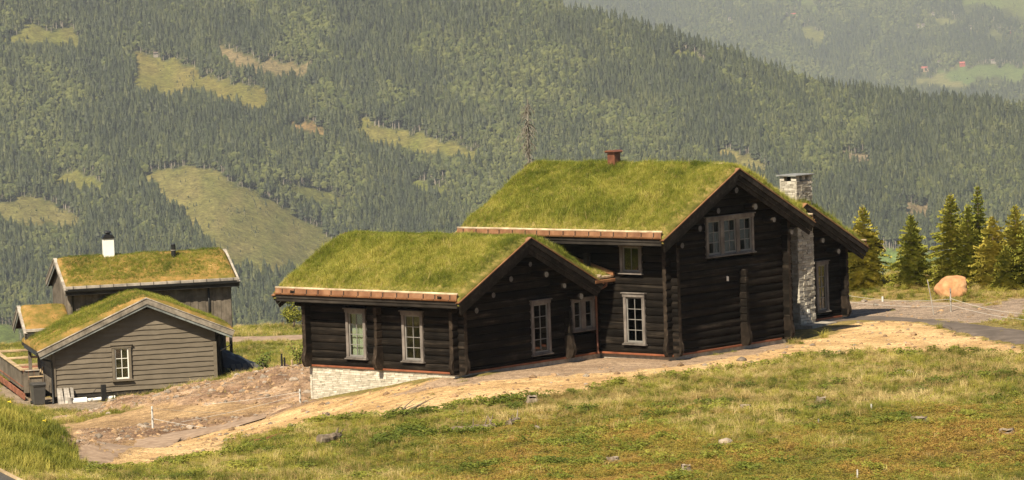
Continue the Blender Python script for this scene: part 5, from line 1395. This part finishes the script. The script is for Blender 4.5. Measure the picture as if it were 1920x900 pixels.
for i, a in enumerate([(1722, 790, .28, .26, 'wide pale stump in green plants, right part of the meadow'), (1540, 755, .17, .26, 'grey stump in the dry grass right of centre'), (1398, 768, .2, .2, 'low mossy stump half hidden in green shrubs'), (1888, 812, .26, .18, 'dark broken stump near the right edge'),
                       (1286, 882, .14, .28, 'small upright stump near the bottom edge'), (1148, 866, .2, .2, 'splintered stump at lower centre'), (612, 784, .16, .28, 'pale stump at the sand edge left of the dead branch'), (865, 778, .12, .18, 'rooty grey stump below the sand strip'), (998, 752, .2, .25, 'brown root stump at the top edge of the meadow')]):
    stump(*a, i + 1)
def driftlog(pa, pb, r0, lab, seed, mat='oldlog', name='dead_log'):
    A = Vector(g3(*pa)); B = Vector(g3(*pb)); e = tag(empty(name, tuple(A)), lab, 'dead wood'); r = random.Random(seed)
    b = MB(); n = 9; d = B - A
    b.tube([d * (i / (n - 1)) + Vector((r.uniform(-.04, .04), r.uniform(-.04, .04), r0 * .75 + r.uniform(-.03, .03))) for i in range(n)], [r0 * (1.15 - .55 * i / (n - 1)) * r.uniform(.85, 1.15) for i in range(n)], 9); b.build('trunk', M[mat], e)
    b = MB()
    for i in range(4):
        q = d * r.uniform(.1, .95); b.tube([q + Vector((0, 0, r0)), q + Vector((r.uniform(-.2, .2), r.uniform(-.2, .2), r0 + r.uniform(.1, .35)))], [.03, .01], 5)
    b.build('branch_stub', M[mat], e)
driftlog((600, 833), (640, 823), .17, 'broken grey log with pale split end in the lower left meadow', 1)
driftlog((846, 812), (930, 802), .12, 'long dark rotten log lying across the meadow', 2)
driftlog((955, 798), (972, 792), .1, 'short tilted piece of wood right of the long rotten log', 4)
def branch(px, py, lab, seed, L=1.3, n=10, mat='oldlog'):
    p = g3(px, py); e = tag(empty('dead_branch', p), lab, 'branch'); r = random.Random(seed); b = MB()
    for i in range(n):
        a = r.uniform(-.5, .9); u = r.uniform(.1, .55); l = L * r.uniform(.4, 1); d = Vector((math.cos(a), math.sin(a) * .8, u)); p0 = Vector((r.uniform(-.4, .2), r.uniform(-.2, .2), -.02))
        b.tube([p0, p0 + d * l * .5 + Vector((0, 0, .05)), p0 + d * l], [.035, .022, .006], 5)
    b.build('twigs', M[mat], e)
branch(752, 778, 'dead branch with raised twigs at the sand edge', 2, 1.4, 9)
branch(482, 830, 'reddish tangle of dead twigs in the grass by the sand', 5, .8, 12, 'redwood')
branch(1060, 836, 'grey scrap of dead twigs in the low heather', 6, .5, 5)

# ------------------------------------------------------------------ fences and stakes
def stake(px, py, h, r0, lab, lean=(0, 0), mat='tape', ins=True, group='white fence posts', lo=95, name='fence_post'):
    p = g3(px, py, lo); e = tag(empty(name, p), lab, 'post', group); b = MB(); b.tube([(0, 0, -.2), (lean[0] * .5, lean[1] * .5, h * .5), (lean[0], lean[1], h)], [r0, r0 * .95, r0 * .85], 6); b.build('stake', M[mat], e)
    if ins:
        for z in (.45, .85):
            c = MB(); c.tube([(lean[0] * z, lean[1] * z - r0, h * z), (lean[0] * z, lean[1] * z - r0 - .05, h * z)], .02, 6); c.build('insulator', M['black'], e)
    return Vector(p), h
def tape(A, B, lab, r_=.012, sag=.08, n=14, mat='tape'):
    A = Vector(A); B = Vector(B); b = MB(); pts = []
    for i in range(n):
        t = i / (n - 1); q = A.lerp(B, t); q.z -= sag * 4 * t * (1 - t); q.z = max(q.z, float(gz(q.x, q.y)) + .04); pts.append(q)
    o0 = pts[0].copy(); r = .007; b.tube([q - o0 for q in pts], r, 4); o = b.build('fence_tape', M[mat], loc=tuple(o0)); tag(o, lab, 'fence tape', 'white fence tapes')
pl1, _ = stake(287, 812, .85, .045, 'white fence post standing at the foot of the earth bank'); pl2, _ = stake(563, 752, .72, .045, 'white fence post next to the stone foundation')
up = lambda p, z: p + Vector((0, 0, z))
tape(up(pl1, .78), up(Vector(g3(460, 773)), .12), 'upper white tape running right from the earth bank post', .012, .05)
tape(up(pl1, .38), up(Vector(g3(405, 800)), .05), 'lower white tape running right from the earth bank post', .012, .03)
tape(up(pl2, .5), up(Vector(g3(340, 795)), .1), 'white tape slanting down left from the foundation post', .01, .06)
tape(up(pl2, .62), up(Vector(g3(380, 765)), .15), 'upper white tape from the foundation post across the bank', .01, .06)
pr1, _ = stake(1783, 584, .95, .036, 'pale fence post with black insulators before the boulder', lo=130, mat='greywood'); pr2, _ = stake(1752, 590, 1.45, .02, 'thin leaning white pole left of the boulder', lean=(-.25, 0), ins=False, lo=130, mat='greywood')
stake(1655, 565, .22, .05, 'tiny pale peg at the grass verge under the trees', ins=False, lo=130)
pr3 = Vector(g3(1925, 596, 130)); pl_ = Vector(g3(1585, 566, 130))
tape(up(pr1, .55), up(pr3, .15), 'upper white tape running right from the insulated post', .011, .12); tape(up(pr1, .28), up(pr3 + Vector((0, -2.2, 0)), .08), 'lower white tape running right from the insulated post', .011, .1)
tape(up(pr1, .52), up(pl_, .28), 'upper white tape running left past the leaning pole', .011, .15); tape(up(pr1, .25), up(pl_ + Vector((0, -1.5, 0)), .12), 'lower white tape running left past the leaning pole', .011, .1)
stake(1656, 530, .75, .03, 'white pole between the spruces right of the cabin', ins=False, lo=150)
stake(1749, 532, .7, .025, 'thin pale pole between spruce and boulder', ins=False, lo=150)
stake(1608, 897, .28, .025, 'white marker stake at the bottom edge of the meadow', ins=False); stake(1535, 793, .22, .03, 'small pale peg in the heather', ins=False, mat='greywood'); stake(1634, 770, .18, .03, 'tiny white peg among dry grass', ins=False)
for i, (x, y, h, lab) in enumerate([(529, 694, .62, 'tall black post behind the earth bank'), (534, 692, .45, 'short black post behind the earth bank'), (548, 690, .38, 'pale wooden peg behind the earth bank')]):
    stake(x, y, h, .05, lab, mat='black' if i < 2 else 'palewood', ins=False, group='posts behind the earth bank', lo=158)
# roof corner in the lower left
ra, rb_ = Vector(W(-40, 862, 92.0)), Vector(W(58, 911, 90.5)); back_ = Vector((-.6, -2.6, -1.0))
rc = tag(empty('roof_corner', tuple(ra)), 'dark roof corner with a pale edge board in the bottom left corner', 'roof')
def slab(p, q, e, th, nm, mat):
    b = MB(); dn = Vector((0, 0, -th)); v = [p - ra, q - ra, q + e - ra, p + e - ra]
    b.add(v + [w + dn for w in v], [(0, 1, 2, 3), (7, 6, 5, 4), (0, 4, 5, 1), (1, 5, 6, 2), (2, 6, 7, 3), (3, 7, 4, 0)]); b.build(nm, M[mat], rc, recalc=True)
slab(ra, rb_, back_, .1, 'roofing', 'bin')
slab(ra + Vector((0, .06, .05)), rb_ + Vector((0, .06, .05)), Vector((-.03, -.09, 0)), .16, 'edge_board', 'palewood')
# cabin half hidden by the spruces on the right
hc = tag(empty('small_cabin', tuple(W(1660, 500, 205.0)), RAD(30)), 'small brown cabin mostly hidden behind the spruces right of the black gable', 'cabin')
b = MB(); b.box(-3.2, -.4, .3, 3.2, -2, .95); b.build('wall', M['log'], hc)
b = MB(); b.prism([(-3.6, 1.3), (-.6, 1.62), (-.1, 1.0), (-.1, .86), (-.6, 1.47), (-3.6, 1.15)], -.2, 3.6, 'y'); b.build('roof', M['fascia'], hc, recalc=True)
b = MB(); b.prism([(-.62, 1.63), (-.08, .98), (-.08, .9), (-.62, 1.52)], -.26, -.19, 'y'); b.build('barge_board', M['palebeam'], hc, recalc=True)

# ------------------------------------------------------------------ far farmhouses
M['fredwall'] = noisemat('far_red_paint', [(.3, (.22, .05, .035)), (.7, (.3, .07, .05))], .2, .8, bmp=0)
M['forange'] = noisemat('far_orange_paint', [(.3, (.32, .19, .12)), (.7, (.4, .25, .17))], .2, .8, bmp=0)
M['froof'] = noisemat('far_dark_roof', [(.3, (.1, .08, .07)), (.7, (.16, .12, .1))], .2, .8, bmp=0)
M['fredroof'] = noisemat('far_red_roof', [(.3, (.3, .07, .06)), (.7, (.38, .1, .08))], .2, .8, bmp=0)
def farm(px, py, w, d, h, wall, roof, lab, d2=True, rz=.3):
    w, d, h = w * .75, d * .8, h * .8
    dd = float(dist2(np.array([px], float), np.array([py], float))[0]) - 25 if d2 else float(dist1(np.array([px], float), np.array([py], float))[0]) - 8
    e = tag(empty('farmhouse', tuple(W(px, py, dd)), rz), lab, 'house', 'far farmhouses')
    b = MB(); b.box(-w / 2, w / 2, -d / 2, d / 2, -4, h); b.build('wall', M[wall], e)
    b = MB(); b.prism([(-d / 2 - .6, h - .2), (0, h + d * .4), (d / 2 + .6, h - .2), (0, h + d * .4 - .5)], -w / 2 - .6, w / 2 + .6, 'x'); b.prism([(-d / 2, h), (0, h + d * .4 - .6), (d / 2, h)], -w / 2 + .05, w / 2 - .05, 'x'); b.build('roof', M[roof], e, recalc=True)
    for k in range(3):
        x = -w / 2 + w * (k + .5) / 3; b = MB(); b.box(x - .8, x + .8, -d / 2 - .12, -d / 2 + .1, h * .35, h * .75); b.build('window', M['dark'], e)
farm(1734, 131, 20, 9, 6, 'forange', 'fredroof', 'orange-red farmhouse beside the far green field', rz=.1); farm(1805, 122, 17, 9, 6, 'fredwall', 'fredroof', 'bright red barn above the far green field', rz=-.3)
farm(1762, 118, 12, 7, 5, 'gtrim', 'froof', 'white house left of the far red barn'); farm(1786, 118, 9, 6, 4, 'forange', 'froof', 'small brownish shed next to the far red barn'); farm(1862, 116, 12, 7, 5, 'gtrim', 'froof', 'pale house at the right end of the far field road')
farm(1488, 30, 16, 8, 6, 'forange', 'fredroof', 'tan farmhouse alone high on the far slope'); farm(1474, 27, 8, 6, 4, 'gtrim', 'froof', 'tiny white shed left of the lone tan farmhouse'); farm(1720, 50, 10, 7, 5, 'gtrim', 'froof', 'left one of two white houses on the far slope'); farm(1731, 49, 9, 7, 5, 'gtrim', 'froof', 'right one of two white houses on the far slope')
farm(1750, 27, 9, 6, 5, 'gtrim', 'froof', 'white house at the top of a pale field strip'); farm(1873, 56, 12, 8, 6, 'gtrim', 'froof', 'white house near the upper right edge'); farm(1895, 61, 14, 7, 5, 'fredwall', 'froof', 'reddish house near the upper right edge'); farm(1819, 52, 7, 6, 5, 'gtrim', 'froof', 'single white house between the far groups')
farm(1368, 36, 7, 6, 4, 'gtrim', 'froof', 'tiny white cottage at the top centre of the far slope')
farm(292, 103, 6, 4, 2.6, 'gtrim', 'froof', 'tiny cottage at the top of the brownish hillside pasture', d2=False)

# ------------------------------------------------------------------ meadow vegetation
VP = [tuft('00_green', M['meadow'], 14, (.5, 1), .35, .7, .035, .5, 11), tuft('01_green', M['meadow'], 16, (.5, 1), .3, .5, .03, .4, 12), tuft('02_dry', M['dry'], 16, (.5, 1.05), .28, 1.0, .024, .9, 13), tuft('03_dry', M['dry'], 14, (.5, 1), .4, 1.5, .024, 1.0, 14),
      sprig('04_heather', M['heather'], 60, 15, .13), sprig('05_heather', M['heather'], 60, 16, .11), sprig('06_herb', M['herb'], 34, 17, .26), tuft('07_tall', M['meadow'], 16, (.6, 1), .4, .45, .03, .35, 18),
      tuft('08_tussock', M['meadow'], 70, (.45, 1), .3, 1.1, .022, .7, 19), tuft('09_dry_tussock', M['dry'], 70, (.45, 1), .28, 1.2, .02, .9, 20)]
rg = np.random.default_rng(77)
n = 480000
vx_ = rg.uniform(-33, 35, n); vy_ = rg.uniform(97, 232, n)
# only what the camera can see, thinner with distance
fx = (vx_ / vy_) * FPX + 960
keep = (fx > -560) & (fx < 2500) & (rg.random(n) < np.where(vy_ < 140, 1.0, .55) * np.where((fx > -60) & (fx < 1990), 1.0, .5))
vx_, vy_ = vx_[keep], vy_[keep]
ii = np.clip(((vx_ - GX0) / GS).astype(int), 0, len(gx) - 1); jj_ = np.clip(np.interp(vy_, gy, np.arange(len(gy))).astype(int), 0, len(gy) - 1)
bare = (msk['sand'] | msk['gravel'] | msk['lot'] | msk['dirt'] | msk['yard'] | msk['bank'])[jj_, ii]
hx = (vx_ - P0[0]) * eX[0] + (vy_ - P0[1]) * eX[1]; hy = (vx_ - P0[0]) * eY[0] + (vy_ - P0[1]) * eY[1]
bare |= ((hx > -11.3) & (hx < .3) & (hy > -8.4) & (hy < 15.3))
bare |= (hx > -11.6) & (hx < -3) & (hy > -9.8) & (hy < -7.9)
ox, oy = vx_ - O2[0], vy_ - O2[1]; qx, qy = ox * c2 + oy * s2, -ox * s2 + oy * c2
bare |= (qx > -1.6) & (qx < 9.8) & (qy > -.7) & (qy < 11)
rd = [np.array([gp(*p)[:2] for p in pl]) for pl in ([(1530, 614), (1600, 602), (1700, 605), (1760, 613), (1840, 636), (1940, 660), (1940, 617), (1840, 606), (1760, 599), (1700, 594), (1600, 590), (1530, 600)], [(142, 872), (250, 850), (335, 828), (420, 805), (500, 782), (500, 771), (420, 795), (335, 807), (250, 825), (142, 848)], [(420, 644), (500, 641), (600, 637), (600, 626), (500, 630), (420, 632)])]
for q in rd: bare |= inpoly(vx_, vy_, [tuple(a) for a in q])
sparse = bare & ~(((hx > -11.3) & (hx < .3) & (hy > -8.4) & (hy < 15.3)) | ((qx > -1.6) & (qx < 9.8) & (qy > -.7) & (qy < 11))) & (rg.random(len(vx_)) < .004)
for q in rd: sparse &= ~inpoly(vx_, vy_, [tuple(a) for a in q])
kp = ~bare | sparse
vx_, vy_, sparse = vx_[kp], vy_[kp], sparse[kp]
n = len(vx_)
tall = inpoly(vx_, vy_, ZN['tallgrass']); far = vy_ > 160
patch = vn(vx_, vy_, 2.2, 501, 3); pb = vn(vx_, vy_, 7.0, 61, 2); pd = vn(vx_, vy_ * .6, 1.6, 503, 3)
up_m = sm(113, 121, vy_ + (patch - .5) * 8) * sm(-4, 4, vx_ + (pd - .5) * 6)
hm_ = (1 - sm(113, 124, vy_ + (patch - .5) * 7)) * sm(.3, .5, pb) * sm(-7, 1, vx_)
u = rg.random(n)
kind = np.where(u < .5, 0, 1)
pdry = np.clip(.12 + .6 * up_m * sm(.35, .62, pd) + .35 * sm(.55, .75, pd) * (1 - hm_), 0, .9)
kind = np.where(rg.random(n) < pdry, 2 + rg.integers(0, 2, n), kind)
kind = np.where(rg.random(n) < hm_ * .93, 4 + rg.integers(0, 2, n), kind)
kind = np.where((rg.random(n) < .05 + .25 * sm(.62, .75, patch) * (1 - up_m * .6)) & ~tall, 6, kind)
kind = np.where(tall, np.where(rg.random(n) < .96, 7, 1), kind); kind = np.where(far & (kind > 3), 0, kind)
rf0 = (vy_ > 140) & (vx_ > 6); kind = np.where(rf0, np.array([0, 1, 4, 6, 1, 0, 5, 2])[rg.integers(0, 8, n)], kind)
H0 = np.choose(np.clip(kind, 0, 7), [.22, .25, .3, .27, .16, .15, .19, .44])
hh = .85 * H0 * rg.uniform(.55, 1.3, n) * (.35 + 1.3 * vn(vx_, vy_, 1.0, 507, 2)); tallt = (rg.random(n) < .05 * up_m) & (kind < 4); hh = np.where(tallt, hh * 1.6, hh) * np.where((vy_ > 121) & (vy_ < 140), .72, 1.0); rf = (vy_ > 140) & (vx_ > 6); hh = np.where(rf, hh * .62, hh); hh = np.where(sparse, hh * .6, hh)
ww = hh * rg.uniform(.8, 1.4, n); ww = np.where((kind > 3) & (kind < 6), rg.uniform(.2, .36, n), ww); ww = np.where(kind == 6, rg.uniform(.16, .32, n), ww)
tint = np.clip(.52 + (vn(vx_, vy_, 1.7, 511, 3) - .5) * 1.5 + rg.normal(0, .12, n) + np.where((kind > 3) & (kind < 6), .08, 0), 0, 1); tint = np.where(tall, np.clip(tint - .08, 0, 1), tint)
jn = np.clip(np.interp(vy_ + .9, gy, np.arange(len(gy))).astype(int), 0, len(gy) - 1); in_ = np.clip(((vx_ - GX0) / GS).astype(int), 0, len(gx) - 1)
fringe = msk['sand'][jn, in_] & (vy_ < 134) & ~tall & ~sparse & (rg.random(n) < np.where(vx_ < 0, .55, .25))
kind = np.where(fringe, 6, kind); hh = np.where(fringe, rg.uniform(.14, .34, n), hh); ww = np.where(fringe, rg.uniform(.22, .42, n), ww); tint = np.where(fringe, np.clip(tint - .1, 0, 1), tint)
bush = (vn(vx_, vy_, 1.1, 521, 2) > .76) & (vy_ < 126) & ~tall & ~sparse & (rg.random(n) < .5)
kind = np.where(bush, 6, kind); hh = np.where(bush, rg.uniform(.16, .34, n), hh); ww = np.where(bush, rg.uniform(.2, .4, n), ww); tint = np.where(bush, np.clip(tint - .15, 0, 1), tint)
tus = (rg.random(n) < .012 + .03 * up_m) & ~tall & (hm_ < .5) & ~sparse
kind = np.where(tus, np.where(rg.random(n) < .55, 8, 9), kind); hh = np.where(tus, rg.uniform(.22, .42, n), hh); ww = np.where(tus, hh * rg.uniform(.9, 1.4, n), ww); tint = np.where(tus, np.clip(tint - .12, 0, 1), tint)
zz_ = gz(vx_, vy_) - .01
rot = np.c_[rg.normal(0, .15, n), rg.normal(0, .15, n), rg.uniform(0, 6.28, n)]
veg = scatter('meadow_vegetation', np.c_[vx_, vy_, zz_], rot, np.c_[ww, ww, hh], kind, tint, VP)
tag(veg, 'green and dry grass, heather and low plants of the meadow', 'grass', kind='stuff')
print('meadow plants', n)
# pebbles on the bare earth
PB = []
for k in range(3):
    bm = rock_mesh(40 + k, 1, .85, .6, .25, 1); me = bpy.data.meshes.new('0%d_pebble' % k); bm.to_mesh(me); bm.free(); me.materials.append(M['clod' if k else 'rock']); PB.append(bpy.data.objects.new('0%d_pebble' % k, me))
nn = 40000; x_ = rg.uniform(-20, 22, nn); y_ = rg.uniform(115, 165, nn); i_ = np.clip(((x_ - GX0) / GS).astype(int), 0, len(gx) - 1); j_ = np.clip(((y_ - GY0) / GS).astype(int), 0, len(gy) - 1)
ok = (msk['dirt'][j_, i_] | (msk['sand'][j_, i_] & (rg.random(nn) < .2)) | (msk['lot'][j_, i_] & (rg.random(nn) < .12)))
x_, y_ = x_[ok], y_[ok]; s_ = np.clip(rg.lognormal(-3.2, .68, len(x_)), .015, .2)
pe = scatter('gravel', np.c_[x_, y_, gz(x_, y_)], rg.uniform(0, 6.28, (len(x_), 3)) * [0, 0, 1], np.c_[s_, s_, s_], rg.integers(0, 3, len(x_)), np.full(len(x_), .5), PB)
tag(pe, 'loose stones and gravel on the bare earth and sand', 'gravel', kind='stuff')
# yellow flowers in the tall grass
for i, (x, y) in enumerate([(18, 756), (85, 822)]):
    p = W(x, y, 122.0); zb_ = float(gz(p[0], p[1])); e = tag(empty('yellow_flower', (p[0], p[1], zb_)), ['yellow flower near the left edge in the tall green grass', 'yellow flower low in the tall green grass patch'][i], 'flower', 'yellow flowers'); b = MB(); b.tube([(0, 0, 0), (0, 0, max(.2, p[2] - zb_))], .008, 4); b.build('stem', M['meadow'], e); b = MB()
    for k in range(7):
        a = k * .9; c = Vector((.05 * math.cos(a), .05 * math.sin(a), max(.2, p[2] - zb_) + .01 * k)); b.add([c + Vector((-.03, 0, 0)), c + Vector((0, -.03, .01)), c + Vector((.03, 0, .02)), c + Vector((0, .03, .03))], [(0, 1, 2, 3)])
    b.build('blossom', M['flower'], e)
# ------------------------------------------------------------------ air
hz = MB(); hz.box(-3600, 3800, -60, 14500, -900, 190)
mt, nt, bs, out = newmat('haze'); nt.nodes.remove(bs)
pv = nt.nodes.new('ShaderNodeVolumePrincipled'); pv.inputs['Density'].default_value = HAZE; pv.inputs['Color'].default_value = (.82, .88, .95, 1); pv.inputs['Anisotropy'].default_value = 0.0
nt.links.new(pv.outputs[0], out.inputs['Volume'])
ho = hz.build('haze', mt); ho['kind'] = 'stuff'; ho['label'] = 'thin warm haze filling the valley'
